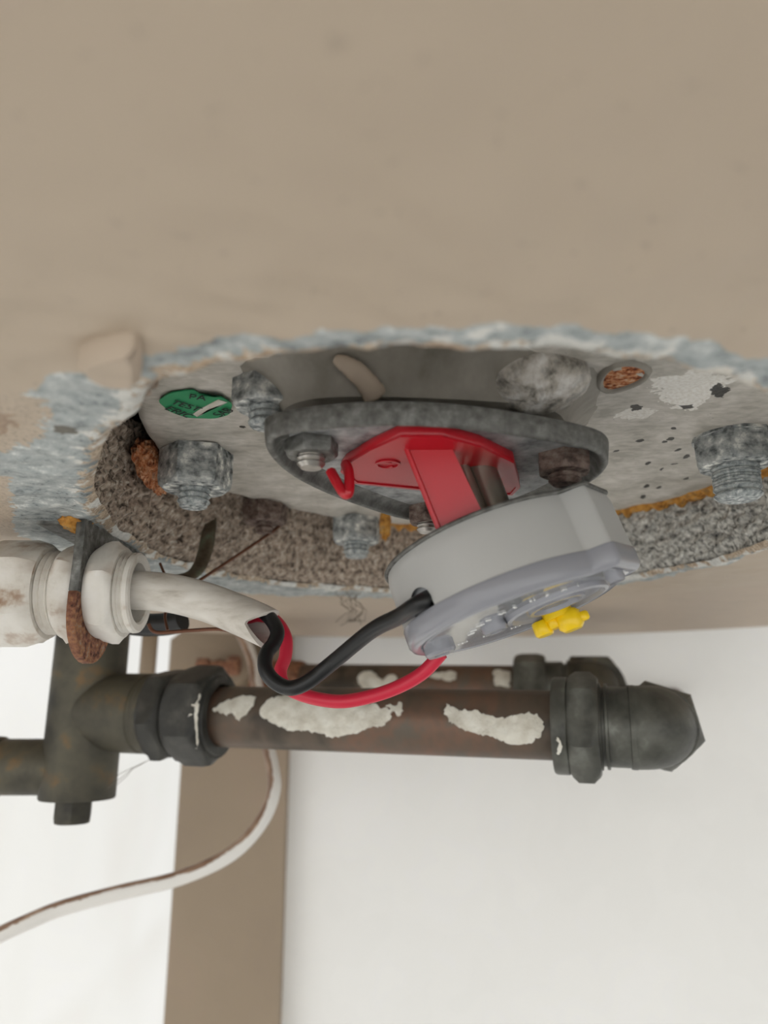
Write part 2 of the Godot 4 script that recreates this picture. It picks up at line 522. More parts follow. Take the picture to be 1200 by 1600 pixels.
func build_tank() -> Node3D:
	var t := thing("water_heater_tank", "big cream painted water heater tank overhead with a ragged galvanised ring", "water heater", Transform3D(Basis.IDENTITY, Vector3(AXIS.x, RING_Y, AXIS.z)))
	var back := Transform3D(Basis.IDENTITY, -Vector3(AXIS.x, RING_Y, AXIS.z))
	var prof := []
	for k in 12:
		prof.append(Vector2(lerp(0.1495, 0.304, k / 11.0), 0.0))
	for k in range(1, 9):
		var a := PI / 2 * k / 8.0
		prof.append(Vector2(0.304 + sin(a) * 0.016, 0.016 - cos(a) * 0.016))
	prof.append(Vector2(0.320, 0.8))
	for k in range(1, 7):
		prof.append(Vector2(0.320 * cos(PI / 2 * k / 6.0), 0.8 + 0.06 * sin(PI / 2 * k / 6.0)))
	var st := begin()
	lathe(st, prof, 160)
	put("casing", st, mats.cream, t)
	# bare galvanised ring with cream paint flaking in from outside
	var half := 0.152
	var big := noise(101, 70.0, 3)
	var small := noise(102, 230.0, 5)
	var grit := noise(103, 1300.0, 3)
	var zinc := [rgb(122, 129, 131), rgb(154, 161, 162), rgb(170, 176, 176), rgb(182, 187, 186), rgb(220, 222, 219)]
	var brown := [rgb(140, 114, 90), rgb(188, 162, 134), rgb(212, 194, 170)]
	var pale := [rgb(196, 196, 190), rgb(216, 214, 208), rgb(228, 226, 220)]
	var inner_at := []
	var outer_at := []
	for k in 1441:
		inner_at.append(round_edge(OPENING, TAU * k / 1440.0))
		outer_at.append(round_edge(BARE_EDGE, TAU * k / 1440.0))
	var img := plan_image(1664, half, 0.080, 0.152, func(p: Vector2, r: float, a: float) -> Color:
		var k := int(fposmod(a, TAU) / TAU * 1440.0)
		var n := big.get_noise_2d(p.x, p.y)
		var s := small.get_noise_2d(p.x, p.y * 1.3)
		if r > outer_at[k] + n * 0.0022 + s * 0.0012:
			return CREAM if s > -0.5 else CREAM.darkened(0.08)
		var g := grit.get_noise_2d(p.x, p.y)
		var c := ramp_color(zinc, s * 0.75 + n * 0.5 + g * 0.3 + 0.5)
		var rim: float = inner_at[k] + 0.0032 + 0.005 * n + 0.004 * s
		if r < rim:
			c = c.lerp(ramp_color(brown if n + s * 0.6 < 0.12 else pale, g + 0.5 + s * 0.5), 0.8)
		if s * 0.8 + g * 0.6 < -0.5:
			c = c.darkened(0.3)
		return c)
	patch(img, half, pts2([-0.06633, -0.10805, -0.05725, -0.10198, -0.05248, -0.09994, -0.05130, -0.10362, -0.05381, -0.11067, -0.05910, -0.11925, -0.06682, -0.12567, -0.07994, -0.13274]), [CREAM.darkened(0.2), CREAM, CREAM, CREAM.lightened(0.1)], 0.0012, 201)
	patch(img, half, pts2([-0.06231, -0.10805, -0.05889, -0.10604, -0.05809, -0.10805, -0.05997, -0.11067, -0.06010, -0.11396, -0.06156, -0.11568, -0.06312, -0.11453, -0.06811, -0.11925]), [rgb(140, 116, 96), rgb(176, 150, 126)], 0.0016, 202, 0.8)
	patch(img, half, pts2([-0.08283, -0.14268, -0.07507, -0.14058, -0.08143, -0.15408, -0.08779, -0.17018, -0.10138, -0.19342, -0.11201, -0.19723]), [CREAM.darkened(0.12), CREAM, CREAM.lightened(0.1)], 0.0012, 203)
	patch(img, half, pts2([-0.05423, -0.11453, -0.05272, -0.11396, -0.05151, -0.11568, -0.05268, -0.11804, -0.05504, -0.11744]), [rgb(96, 92, 84), rgb(120, 116, 106)], 0.0006, 205)
	patch(img, half, pts2([-0.03236, -0.09246, -0.02319, -0.09055, -0.01505, -0.08782, -0.01089, -0.08800, -0.01465, -0.09093, -0.02274, -0.09246, -0.03257, -0.09607]), brown, 0.0012, 206, 0.8)
	patch(img, half, pts2([0.00489, -0.08523, 0.00811, -0.08490, 0.01148, -0.08591, 0.00998, -0.08729, 0.00582, -0.08729]), brown, 0.0009, 209, 0.8)
	patch(img, half, pts2([0.03447, -0.09093, 0.03994, -0.09169, 0.04010, -0.09443, 0.03538, -0.09363]), [rgb(110, 116, 120), rgb(136, 142, 146)], 0.001, 207)
	patch(img, half, pts2([0.03973, -0.09344, 0.04515, -0.09169, 0.05464, -0.09862, 0.05746, -0.10433, 0.04468, -0.09690]), [rgb(206, 200, 190), rgb(228, 224, 216)], 0.001, 208)
	st = begin()
	var wob := noise(104, 110.0, 2)
	var radii := []
	for k in 21:
		radii.append(pow(k / 20.0, 1.5))
	plan_surface(st, radii, 360, half, func(r: float, a: float) -> float:
		var w := wob.get_noise_2d(cos(a) * r, sin(a) * r)
		var e := r - round_edge(OPENING, a)
		return RING_Y + (w * 0.0008 - 0.0004) * smoothstep(0.149, 0.135, r) + 0.0014 * (1.0 - smoothstep(0.0, 0.0014, e)), true)
	put("galvanised_ring", st, plan_material("ring", img, 0.55, 0.1), t, back, "bare galvanised ring with ragged paint edge")
	# speckled insulation sloping from the ring's edge up to the flange plate: brown at the left, grey grit at the right
	var lump := noise(105, 150.0, 4)
	var pit := noise(106, 700.0, 3)
	for part in 2:
		st = begin()
		var rows := []
		var from := deg_to_rad([100.0, 278.0][part])
		var span := deg_to_rad([178.0, 182.0][part])
		for i in 34:
			var f := i / 33.0
			var row := PackedVector3Array()
			for j in 321:
				var a := from + span * j / 320.0
				var left := exp(-pow(wrapf(a - deg_to_rad(172.0), -PI, PI) / 0.5, 2.0))
				var r0 := round_edge(OPENING, a) + 0.0012
				var y := 0.0010 + 0.027 * pow(f, 1.25)
				var r1 := minf(0.0880 + 0.0022 * left, r0 - 0.0005)
				var q := Vector3(cos(a) * r0, y * 1.6, sin(a) * r0)
				var r: float = lerp(r0, r1, pow(f, 0.8)) + (lump.get_noise_3dv(q) * 0.0030 + pit.get_noise_3dv(q) * 0.0008) * minf(1.0, f * 5.0)
				row.append(Vector3(cos(a) * r, y + pit.get_noise_3dv(q * 1.3) * 0.0006, sin(a) * r))
			rows.append(row)
		surf(st, rows)
		put("insulation", st, [mats.foam, mats.grit][part], t, Transform3D.IDENTITY, ["speckled brown insulation lining the opening", "grey gritty insulation lining the opening"][part])
	# ochre sealant squeezed out round the flange plate
	st = begin()
	var bead := []
	for i in 9:
		var b := PI * i / 8.0
		var row := PackedVector3Array()
		for j in 201:
			var a := deg_to_rad(240.0 + 150.0 * j / 200.0)
			var w := lump.get_noise_2d(cos(a) * 0.2, sin(a) * 0.2)
			var thick := (0.0062 + w * 0.003) * smoothstep(0.0, 0.5, minf(j, 200 - j) / 40.0)
			row.append(Vector3(cos(a) * (0.0872 + cos(b) * 0.0055), 0.0255 - sin(b) * thick, sin(a) * (0.0872 + cos(b) * 0.0055)))
		bead.append(row)
	surf(st, bead)
	put("sealant", st, mats.ochre, t, Transform3D.IDENTITY, "ochre sealant bead round the flange plate")
	# two faint brown stains where the paint is rubbed
	for e in [pts2([0.01714, -0.04604, 0.01772, -0.04510, 0.01904, -0.04475, 0.02017, -0.04498, 0.01984, -0.04568, 0.01829, -0.04616]), pts2([-0.01727, -0.07609, -0.01593, -0.07368, -0.01418, -0.07265, -0.01374, -0.07342, -0.01525, -0.07555, -0.01678, -0.07665])]:
		st = begin()
		prism(st, rounded(e, 2), RING_Y - 0.00008, RING_Y + 0.0002)
		put("stain", st, mats.stain, t, back, "rubbed brown stain")
	# cream painted lug left of the opening
	st = begin()
	var lug: PackedVector2Array = rounded(pts2([-0.04038, -0.08764, -0.03722, -0.08440, -0.03083, -0.08202, -0.03035, -0.08370, -0.03212, -0.09032, -0.03403, -0.09440, -0.03930, -0.09314]), 2)
	prism(st, lug, RING_Y - 0.0035, RING_Y + 0.004, 0.0012)
	put("lug", st, mats.cream, t, back, "cream painted lug at the ring's edge")
	return t


func build_plate() -> void:
	var t := thing("flange_plate", "round grey painted flange plate recessed in the tank's opening", "flange", Transform3D(Basis.IDENTITY, Vector3(AXIS.x, PLATE_Y, AXIS.z)))
	var back := Transform3D(Basis.IDENTITY, -Vector3(AXIS.x, PLATE_Y, AXIS.z))
	var half := 0.09
	var big := noise(111, 70.0, 4)
	var streak := noise(112, 300.0, 4)
	var grit := noise(113, 1600.0, 2)
	var paint := [rgb(169, 164, 154), rgb(189, 184, 174), rgb(200, 194, 185), rgb(214, 208, 200)]
	var img := plan_image(1280, half, 0.0, 0.089, func(p: Vector2, _r: float, _a: float) -> Color:
		var v := big.get_noise_2d(p.x, p.y) * 0.8 + streak.get_noise_2d(p.x * 0.6, p.y * 1.6) * 0.6 + 0.5
		var c := ramp_color(paint, v)
		if grit.get_noise_2d(p.x, p.y) + streak.get_noise_2d(p.y, p.x) * 0.5 < -0.95:
			c = rgb(70, 66, 60)
		return c)
	var white := [rgb(226, 221, 212), rgb(242, 238, 231), rgb(250, 248, 243)]
	var soot := [rgb(40, 38, 36), rgb(72, 68, 62)]
	patch(img, half, pts2([0.05603, -0.14274, 0.05729, -0.13815, 0.06168, -0.13610, 0.06888, -0.13785, 0.07372, -0.14274, 0.07138, -0.14660, 0.07048, -0.15101, 0.07055, -0.15640, 0.06720, -0.15640, 0.06241, -0.15206]), white, 0.0014, 211)
	patch(img, half, pts2([0.05276, -0.16018, 0.05673, -0.15640, 0.06281, -0.15714, 0.06160, -0.16214, 0.05421, -0.16253]), white, 0.0008, 213, 0.8)
	patch(img, half, pts2([0.06931, -0.14432, 0.07024, -0.14274, 0.07356, -0.14595, 0.07397, -0.14997, 0.07170, -0.14861]), soot, 0.0006, 215)
	patch(img, half, pts2([0.06608, -0.15348, 0.06851, -0.15241, 0.06951, -0.15420, 0.06778, -0.15640]), soot, 0.0004, 216)
	patch(img, half, pts2([0.05538, -0.15493, 0.05687, -0.15420, 0.05876, -0.15640, 0.05746, -0.15865]), soot, 0.0005, 217)
	for d in [Vector2(0.06143, -0.18485), Vector2(0.07278, -0.19321), Vector2(0.08010, -0.21612), Vector2(0.07162, -0.17713), Vector2(0.07694, -0.18336), Vector2(0.08149, -0.18895), Vector2(0.07913, -0.20052), Vector2(0.08842, -0.20651), Vector2(0.08267, -0.22660), Vector2(0.06511, -0.17713), Vector2(-0.03411, -0.16618), Vector2(0.08123, -0.19596), Vector2(0.08449, -0.21747), Vector2(0.07023, -0.16827), Vector2(0.07207, -0.17484)]:
		var rr := 0.0005 + 0.0004 * absf(sin(d.x * 5000.0))
		var dot := PackedVector2Array()
		for k in 8:
			dot.append(d + Vector2(cos(TAU * k / 8), sin(TAU * k / 8) * 1.6) * rr)
		patch(img, half, dot, soot, 0.0003, 219)
	st_plate(t, back, img, half)


func st_plate(t: Node3D, back: Transform3D, img: Image, half: float) -> void:
	var st := begin()
	var radii := []
	for k in 14:
		radii.append(lerp(0.0001, 0.083, k / 13.0))
	radii.append_array([0.0842, 0.0848, 0.085])
	var wob := noise(114, 60.0, 3)
	plan_surface(st, radii, 160, half, func(r: float, a: float) -> float:
		var e := maxf(r - 0.083, 0.0) / 0.002
		return PLATE_Y + wob.get_noise_2d(cos(a) * r, sin(a) * r) * 0.0012 + 0.002 * (1.0 - sqrt(maxf(1.0 - e * e, 0.0))))
	var low := PLATE_Y + 0.002
	var rows := [PackedVector3Array(), PackedVector3Array(), PackedVector3Array()]
	for j in 160:
		var a := TAU * j / 160
		for k in 3:
			var q: Vector2 = [Vector2(0.085, low - 0.0003), Vector2(0.085, low + 0.008), Vector2(0.0, low + 0.008)][k]
			rows[k].append(Vector3(AXIS.x + cos(a) * q.x, q.y, AXIS.z + sin(a) * q.x))
	surf(st, rows, true, 3)
	put("disc", st, plan_material("plate_paint", img, 0.45), t, back)
	# raised boss whose foot flares out into the plate
	var o: PackedVector2Array = rounded(pts2([-0.02267, -0.14246, -0.02078, -0.13636, -0.01476, -0.13193, -0.00488, -0.13072, 0.01230, -0.13193, 0.02752, -0.13443, 0.03594, -0.13834, 0.03990, -0.14606, 0.04176, -0.15708, 0.04094, -0.17318, 0.02935, -0.19138, 0.00716, -0.19890, -0.01342, -0.18550, -0.02187, -0.15921]), 2)
	st = begin()
	var loft := []
	for k in 9:
		var f := k / 8.0
		loft.append(ring_row(grown(o, 0.009 * pow(f, 2.4) - 0.0012 * pow(1.0 - f, 4.0)), 1.5585 + 0.0083 * f))
	surf(st, loft, true, 1)
	cap(st, grown(o, -0.0012), 1.5585, true)
	put("boss", st, mats.steel_paint_shaded, t, back)
	st = begin()
	tube(st, spline(pts3([-0.00933, 1.56355, -0.12620, -0.00660, 1.56237, -0.12700, -0.00413, 1.56097, -0.12900, -0.00246, 1.55951, -0.13100, -0.00149, 1.55831, -0.13250]), 6), 0.0020, 12, 0.45, Vector3(1, 0, 0), PackedFloat32Array([0.3, 0.5, 0.6, 0.7, 0.8, 0.8, 0.9, 0.9, 1.0, 1.0, 1.0, 1.0, 1.0, 1.0, 1.0, 1.1, 1.1, 1.1, 1.1, 1.2, 1.2, 1.2, 1.2, 1.1, 0.9]))
	put("paint_drip", st, mats.cream, t, back, "tan paint drip on the boss")
	# black gasket between boss and clamp
	st = begin()
	prism(st, grown(o, -0.0095), 1.5527, 1.5588)
	put("gasket", st, mats.print_black, t, back)
	# rust-filled hole with a crumbling rim
	st = begin()
	var hole := PackedVector2Array()
	var c := Vector2(0.04853, -0.13845)
	for k in 20:
		var a := TAU * k / 20
		hole.append(c + Vector2(cos(a) * 0.0046, sin(a) * 0.0064) * (1.0 + 0.08 * sin(a * 3.0 + 1.0)))
	surf(st, [ring_row(grown(hole, 0.0008), PLATE_Y - 0.0002), ring_row(hole, PLATE_Y - 0.0012), ring_row(grown(hole, -0.0007), PLATE_Y - 0.0007), ring_row(grown(hole, -0.001), PLATE_Y + 0.0002)], true, 1)
	put("hole_rim", st, mats.steel_paint_shaded, t, back)
	st = begin()
	prism(st, grown(hole, -0.0008), PLATE_Y - 0.00045, PLATE_Y + 0.001)
	put("rust_plug", st, mats.orange_rust, t, back, "orange rust filling a hole")


# nut on a stud hanging from the plate
func flange_nut(at: Vector3, label: String, flats: float, height: float, stud: float, nut_mat: Material, turn := 0.0, lean := Vector3.ZERO) -> Node3D:
	var t := thing("flange_nut", label, "nut", along(at, Vector3.DOWN + lean).rotated_local(Vector3.UP, turn), "nuts round the flange plate")
	var st := begin()
	hex(st, flats, 0.0, height, stud * 0.95, Transform3D.IDENTITY, 0.0, 0.9)
	put("nut", st, nut_mat, t)
	st = begin()
	threaded(st, stud, height - 0.002, height + stud * 1.15, 0.0015)
	put("stud", st, mats.rust_nut if nut_mat == mats.rust_nut else mats.thread, t)
	return t


func build_nuts() -> void:
	flange_nut(Vector3(-0.04942, 1.56600, -0.18485), "thick mottled zinc nut just below the green sticker", 0.0165, 0.0105, 0.0042, mats.zinc, 0.25)
	flange_nut(Vector3(-0.00987, 1.56600, -0.25696), "mottled zinc nut below the clamp plate with an ochre smear", 0.0155, 0.0085, 0.0046, mats.zinc, 0.1)
	var r := flange_nut(Vector3(0.08658, 1.56600, -0.17349), "olive grey nut with long threaded stud at right edge", 0.0165, 0.008, 0.0055, mats.zinc, 0.5)
	var st := begin()
	threaded(st, 0.0056, 0.006, 0.0165, 0.0017)
	put("long_stud", st, mats.thread, r)
	st = begin()
	lathe(st, [Vector2(0.0, 0.0), Vector2(0.0092, 0.0), Vector2(0.0092, -0.0012), Vector2(0.0, -0.0012)], 32, Transform3D(Basis.IDENTITY, Vector3(0, 0.0009, 0)))
	put("washer", st, mats.zinc, r)
	flange_nut(Vector3(-0.02425, 1.56600, -0.14180), "half hidden dark nut between green sticker and grey boss", 0.0125, 0.006, 0.0036, mats.zinc, 0.2)
	flange_nut(Vector3(-0.03951, 1.56720, -0.23759), "small rusty brown nut under the plate edge beside thin wire", 0.0130, 0.0075, 0.0030, mats.rust_nut, 0.15)
	# ochre smear on the lower nut
	# white crusted dome nut at the corner of the boss
	var at := Vector3(0.03081, 1.55900, -0.13406)
	var t := thing("dome_nut", "domed bolt head crusted white at the right end of the grey boss", "nut", along(at + Vector3(0, 0.004, -0.001), Vector3(0.05, -1.0, 0.55)))
	st = begin()
	var rows := []
	var n := noise(131, 260.0, 4)
	for i in 16:
		var f := PI / 2 * i / 15.0
		var row := PackedVector3Array()
		for j in 48:
			var a := TAU * j / 48
			var q := Vector3(cos(a) * cos(f) * 0.0100, sin(f) * 0.0048, sin(a) * cos(f) * 0.0074)
			row.append(q * (1.0 + n.get_noise_3dv(q) * 0.07))
		rows.append(row)
	surf(st, rows, true)
	put("head", st, mats.crust, t)


func build_clamp() -> void:
	var c := Vector3(0.00942, 1.54870, -0.14796)
	var t := thing("clamp_plate", "pressed dark steel clamp plate with rim holding the red bracket", "clamp plate", Transform3D(Basis.IDENTITY, c))
	var back := Transform3D(Basis.IDENTITY, -c)
	var o: PackedVector2Array = rounded(pts2([-0.02289, -0.13421, -0.02112, -0.12736, -0.01141, -0.12354, 0.00000, -0.12171, 0.01134, -0.12262, 0.02330, -0.12638, 0.03848, -0.13314, 0.04437, -0.13865, 0.04720, -0.14926, 0.04473, -0.16248, 0.03801, -0.18050, 0.02765, -0.19377, 0.00867, -0.19448, -0.00710, -0.17566, -0.01787, -0.15800, -0.02213, -0.14460]), 2)
	var st := begin()
	var b := 1.5487
	surf(st, [ring_row(grown(o, 0.0006), b + 0.0041), ring_row(grown(o, 0.0005), b + 0.0030), ring_row(grown(o, 0.0002), b + 0.0006), ring_row(grown(o, -0.0002), b + 0.0001), ring_row(grown(o, -0.0008), b + 0.0), ring_row(grown(o, -0.0014), b + 0.0004), ring_row(grown(o, -0.0017), b + 0.0014), ring_row(grown(o, -0.0026), b + 0.0026), ring_row(grown(o, -0.0042), b + 0.0031)], true, 1)
	cap(st, grown(o, 0.0006), b + 0.0041, false)
	put("plate", st, mats.dark_steel, t, back)
	st = begin()
	cap(st, grown(o, -0.0041), b + 0.00308, true)
	put("dish_floor_lit", st, mats.dish_floor_lit, t, back)
	# its three small nuts
	var spots := [[Vector3(-0.01444, 1.55180, -0.13902), "small steel nut with bright bolt end left of red bracket", mats.dark_steel, mats.bright_steel, 0.0095, 0.0032, 0.0028], [Vector3(0.03775, 1.55180, -0.14748), "small rusty nut at the right end of the clamp plate", mats.rust_nut, mats.rust_nut, 0.0102, 0.0040, 0.0034], [Vector3(0.01148, 1.55180, -0.18810), "small shiny nut half hidden behind the red leg", mats.rust_nut, mats.bright_steel, 0.0090, 0.0046, 0.0029]]
	for s in spots:
		var q := thing("clamp_nut", s[1], "nut", along(s[0], Vector3.DOWN).rotated_local(Vector3.UP, 0.2), "small nuts on the clamp plate")
		st = begin()
		hex(st, s[4], 0.0, s[5], 0.0028, Transform3D.IDENTITY, 0.0, 0.8)
		put("nut", st, s[2], q)
		st = begin()
		threaded(st, s[6], s[5] - 0.001, s[5] + 0.0024, 0.001)
		put("bolt_end", st, s[3], q)
	# red plastic bracket
	var rc := Vector3(0.00941, 1.54930, -0.14764)
	t = thing("red_bracket", "bright red plastic bracket with hook and wide leg down to thermostat", "bracket", Transform3D(Basis.IDENTITY, rc))
	back = Transform3D(Basis.IDENTITY, -rc)
	st = begin()
	var foot: PackedVector2Array = pts2([-0.00915, -0.15022, -0.00798, -0.14596, -0.00250, -0.13659, 0.00310, -0.12926, 0.01071, -0.12926, 0.01855, -0.13478, 0.02659, -0.14432, 0.03094, -0.16144, 0.03022, -0.16764, 0.01841, -0.17036, 0.00812, -0.16346, -0.00646, -0.15849])
	prism(st, foot, 1.5493, 1.5518, 0.0003)
	put("foot_plate", st, mats.red_plastic, t, back)
	st = begin()
	prism(st, grown(foot, 0.0002), 1.5489, 1.5494)
	var inner := grown(foot, -0.0009)
	# raised edge round the underside
	st = begin()
	surf(st, [ring_row(grown(foot, 0.0001), 1.5495), ring_row(grown(foot, 0.0001), 1.5490), ring_row(inner, 1.5490), ring_row(inner, 1.5495)], true, -1)
	put("edge_rib", st, mats.red_plastic, t, back)
	st = begin()
	var tl := Vector3(0.00350, 1.55094, -0.13600)
	var tr := Vector3(0.01251, 1.55121, -0.13600)
	var bl := Vector3(0.01137, 1.53124, -0.13950)
	var br := Vector3(0.02007, 1.53515, -0.13886)
	var away := Vector3(0.08, 0.1, -1.0).normalized()
	var side_rows := []
	for k in 2:
		var f := k / 1.0
		var a := tl.lerp(bl, f)
		var d := tr.lerp(br, f)
		side_rows.append(PackedVector3Array([a + away * 0.004, a + away * 0.0004 - Vector3(0.0003, 0, 0), a, a.lerp(d, 0.06), a.lerp(d, 0.09) + away * 0.0007, d + away * 0.0006, d + away * 0.001, d + away * 0.004]))
	surf(st, side_rows, true, -1)
	put("leg", st, mats.red_plastic, t, back)
	st = begin()
	var hook := spline(pts3([-0.00787, 1.54864, -0.14400, -0.00710, 1.54633, -0.14200, -0.00686, 1.54317, -0.14050, -0.00707, 1.54130, -0.14000, -0.00797, 1.54149, -0.14020, -0.00932, 1.54373, -0.14100, -0.01075, 1.54663, -0.14250]), 5)
	tube(st, hook, 0.0012, 8, 0.9)
	put("hook", st, mats.red_plastic, t, back)
	st = begin()
	# recycling style ring moulded on the underside
	lathe(st, [Vector2(0.0021, 0.0), Vector2(0.0021, -0.00025), Vector2(0.0026, -0.00025), Vector2(0.0026, 0.0)], 28, Transform3D(Basis.IDENTITY, Vector3(0.00079, 1.54920, -0.14525)))
	box(st, Vector3(-0.0011, -0.0002, -0.0003), Vector3(0.0011, 0.0001, 0.0003), Transform3D(Basis(Vector3.UP, 0.6), Vector3(0.00053, 1.54920, -0.14403)))
	box(st, Vector3(-0.0011, -0.0002, -0.0003), Vector3(0.0011, 0.0001, 0.0003), Transform3D(Basis(Vector3.UP, -0.8), Vector3(0.00107, 1.54920, -0.14734)))
	put("moulded_mark", st, mats.red_plastic, t, back)
	# steel sheath of the thermostat's probe
	t = thing("probe_stem", "grey steel probe stem behind the red leg", "probe", Transform3D(Basis.IDENTITY, Vector3(0.02191, 1.54439, -0.15000)))
	back = Transform3D(Basis.IDENTITY, -Vector3(0.02191, 1.54439, -0.15000))
	st = begin()
	tube(st, PackedVector3Array([Vector3(0.01898, 1.55443, -0.15000), Vector3(0.02456, 1.53690, -0.14900)]), 0.0033, 24)
	put("rod", st, mats.stem_steel, t, back)
	st = begin()
	tube(st, PackedVector3Array([Vector3(0.01540, 1.55295, -0.14750), Vector3(0.02113, 1.53574, -0.14650)]), 0.0013, 12)
	put("thin_rod", st, mats.stem_steel, t, back)


func body_radius(a: float) -> float:
	# round body with a squared lug towards the right and a soft corner at the lower left
	var d := absf(wrapf(a - deg_to_rad(337.0), -PI, PI))
	var r := 0.0234
	var w := 0.0062
	var lug := 0.0262 / maxf(cos(d), 0.5)
	if d < 0.24:
		r = lug
	else:
		r = lerp(minf(0.0262 / cos(0.24), 0.027), 0.0234, smoothstep(0.24, 0.24 + w * 28.0, d))
	return r


func outline(extra: float, seg := 220) -> PackedVector2Array:
	var p := PackedVector2Array()
	for j in seg:
		var a := TAU * j / seg
		var r := body_radius(a) + extra
		p.append(Vector2(cos(a) * r, sin(a) * r))
	return p


func build_thermostat() -> void:
	var t := thing("thermostat", "round white thermostat with grey clear cover and yellow knob", "thermostat", Transform3D(Basis(Vector3(0.92242, 0.32520, 0.20829), Vector3(0.30962, -0.94511, 0.10439), Vector3(0.23080, -0.03180, -0.97248)), Vector3(0.02278, 1.53459, -0.15700)))
	var st := begin()
	prism(st, outline(0.0003), -0.0008, 0.0, 0.0002)
	put("back_plate", st, mats.dark_steel, t, Transform3D.IDENTITY, "thin dark metal back plate")
	# housing wall with an arched cable notch
	st = begin()
	var H := 0.0122
	var seg := 720
	var n0 := deg_to_rad(226.0)
	var nw := 0.14
	var rows := []
	for i in 9:
		var row := PackedVector3Array()
		for j in seg:
			var a := TAU * j / seg
			var d := wrapf(a - n0, -PI, PI)
			var bottom := H
			if absf(d) < nw:
				bottom = 0.0100 - 0.0026 * sqrt(maxf(1.0 - pow(d / nw, 2.0), 0.0))
			var f := i / 8.0
			var r := body_radius(a) - 0.0004 * (1.0 - smoothstep(0.0, 0.12, f))
			row.append(Vector3(cos(a) * r, bottom * f, sin(a) * r))
		rows.append(row)
	surf(st, rows, true, 1)
	put("housing", st, mats.housing, t, Transform3D.IDENTITY, "glossy pale grey housing")
	st = begin()
	var recess := PackedVector2Array()
	for k in 7:
		var a: float = n0 - nw - 0.06 + (nw * 2.0 + 0.12) * k / 6.0
		recess.append(Vector2(cos(a), sin(a)) * 0.0222)
	for k in 7:
		var a: float = n0 + nw + 0.06 - (nw * 2.0 + 0.12) * k / 6.0
		recess.append(Vector2(cos(a), sin(a)) * 0.012)
	prism(st, recess, 0.002, 0.0135)
	put("cable_recess", st, mats.label_grey, t)
	# grey cover: straight skirt, then a rounded edge down to a recessed face
	st = begin()
	surf(st, [ring_row(outline(0.0002), H), ring_row(outline(0.0003), H + 0.0003), ring_row(outline(0.0002), H + 0.0034), ring_row(outline(-0.0003), H + 0.0042), ring_row(outline(-0.0011), H + 0.0046), ring_row(outline(-0.0022), H + 0.0044), ring_row(outline(-0.0027), H + 0.0036), ring_row(outline(-0.0032), H + 0.0028)], true, 1)
	surf(st, [ring_row(outline(-0.0022), H), ring_row(outline(0.0002), H)], true, 2)
	put("cover_skirt", st, mats.cover_grey, t, Transform3D.IDENTITY, "smoky grey cover skirt")
	st = begin()
	cap(st, outline(-0.0031), H + 0.0028, false)
	var face := put("face_plate", st, mats.label_grey, t)
	st = begin()
	prism(st, outline(-0.0026), H + 0.0041, H + 0.0045, 0.0001)
	put("clear_face", st, mats.clear_cover, t, Transform3D.IDENTITY, "clear plastic face")
	# raised dial ring off centre, screw posts, ticks
	st = begin()
	var dial := Transform3D(Basis.IDENTITY, Vector3(0.0085, H + 0.0045, -0.001))
	lathe(st, [Vector2(0.0112, 0.0), Vector2(0.0110, 0.0009), Vector2(0.0102, 0.0011), Vector2(0.0096, 0.0003), Vector2(0.0062, 0.0003), Vector2(0.006, 0.0009), Vector2(0.0052, 0.0009), Vector2(0.005, 0.0)], 56, dial)
	put("dial_ring", st, mats.cover_grey, face)
	var posts := [Vector3(-0.0178, H + 0.0044, 0.001), Vector3(-0.0052, H + 0.0044, -0.0022), Vector3(0.0205, H + 0.0044, -0.0085)]
	for k in 3:
		st = begin()
		var pr: float = [0.0034, 0.0027, 0.0018][k]
		lathe(st, [Vector2(pr, -0.001), Vector2(pr, 0.0012), Vector2(pr * 0.86, 0.0018), Vector2(pr * 0.5, 0.0018), Vector2(pr * 0.42, 0.0008), Vector2(0, 0.0008)], 32, Transform3D(Basis.IDENTITY, posts[k]))
		put("screw_post", st, mats.cover_grey, face, Transform3D.IDENTITY, "clear screw post")
	for k in 11:
		st = begin()
		var a := deg_to_rad(190.0 + k * 13.0)
		var q := Vector3(cos(a) * 0.0145 + 0.004, H + 0.0046, sin(a) * 0.0145 + 0.001)
		box(st, Vector3(-0.0007, 0.0, -0.00022), Vector3(0.0007, 0.0002, 0.00022), Transform3D(Basis(Vector3.UP, -a), q))
		if k % 2 == 0:
			box(st, Vector3(-0.0008, 0.0, 0.0006), Vector3(0.0002, 0.0002, 0.0009), Transform3D(Basis(Vector3.UP, -a), q))
		put("print_mark", st, mats.print_white, face)
	for q in [Vector3(-0.0132, H + 0.0046, 0.0065), Vector3(-0.0075, H + 0.0046, 0.0085), Vector3(-0.0012, H + 0.0046, 0.0112), Vector3(0.0035, H + 0.0046, 0.013), Vector3(0.004, H + 0.0050, -0.0095)]:
		st = begin()
		surf(st, [ring_row(pts2([-0.0012, -0.0008, 0.0012, -0.0008, 0.0012, 0.0008, -0.0012, 0.0008]), 0.0), ring_row(pts2([-0.0008, -0.0005, 0.0008, -0.0005, 0.0008, 0.0005, -0.0008, 0.0005]), 0.0)], true, -1)
		box(st, Vector3(-0.0002, 0, -0.0005), Vector3(0.0001, 0.0001, 0.0005))
		put("print_mark", st, mats.print_white, face, Transform3D(Basis.IDENTITY, q))
	# yellow pointer knob
	st = begin()
	var kx := Transform3D(Basis(Vector3.UP, 0.15), Vector3(0.0082, H + 0.0045, 0.0085))
	lathe(st, [Vector2(0.0034, -0.001), Vector2(0.0034, 0.0020), Vector2(0.0, 0.0020)], 32, kx)
	prism(st, rounded(pts2([-0.0060, -0.0024, -0.0022, -0.0024, -0.0022, 0.0024, -0.0060, 0.0024]), 1), 0.0012, 0.0044, 0.0003, kx)
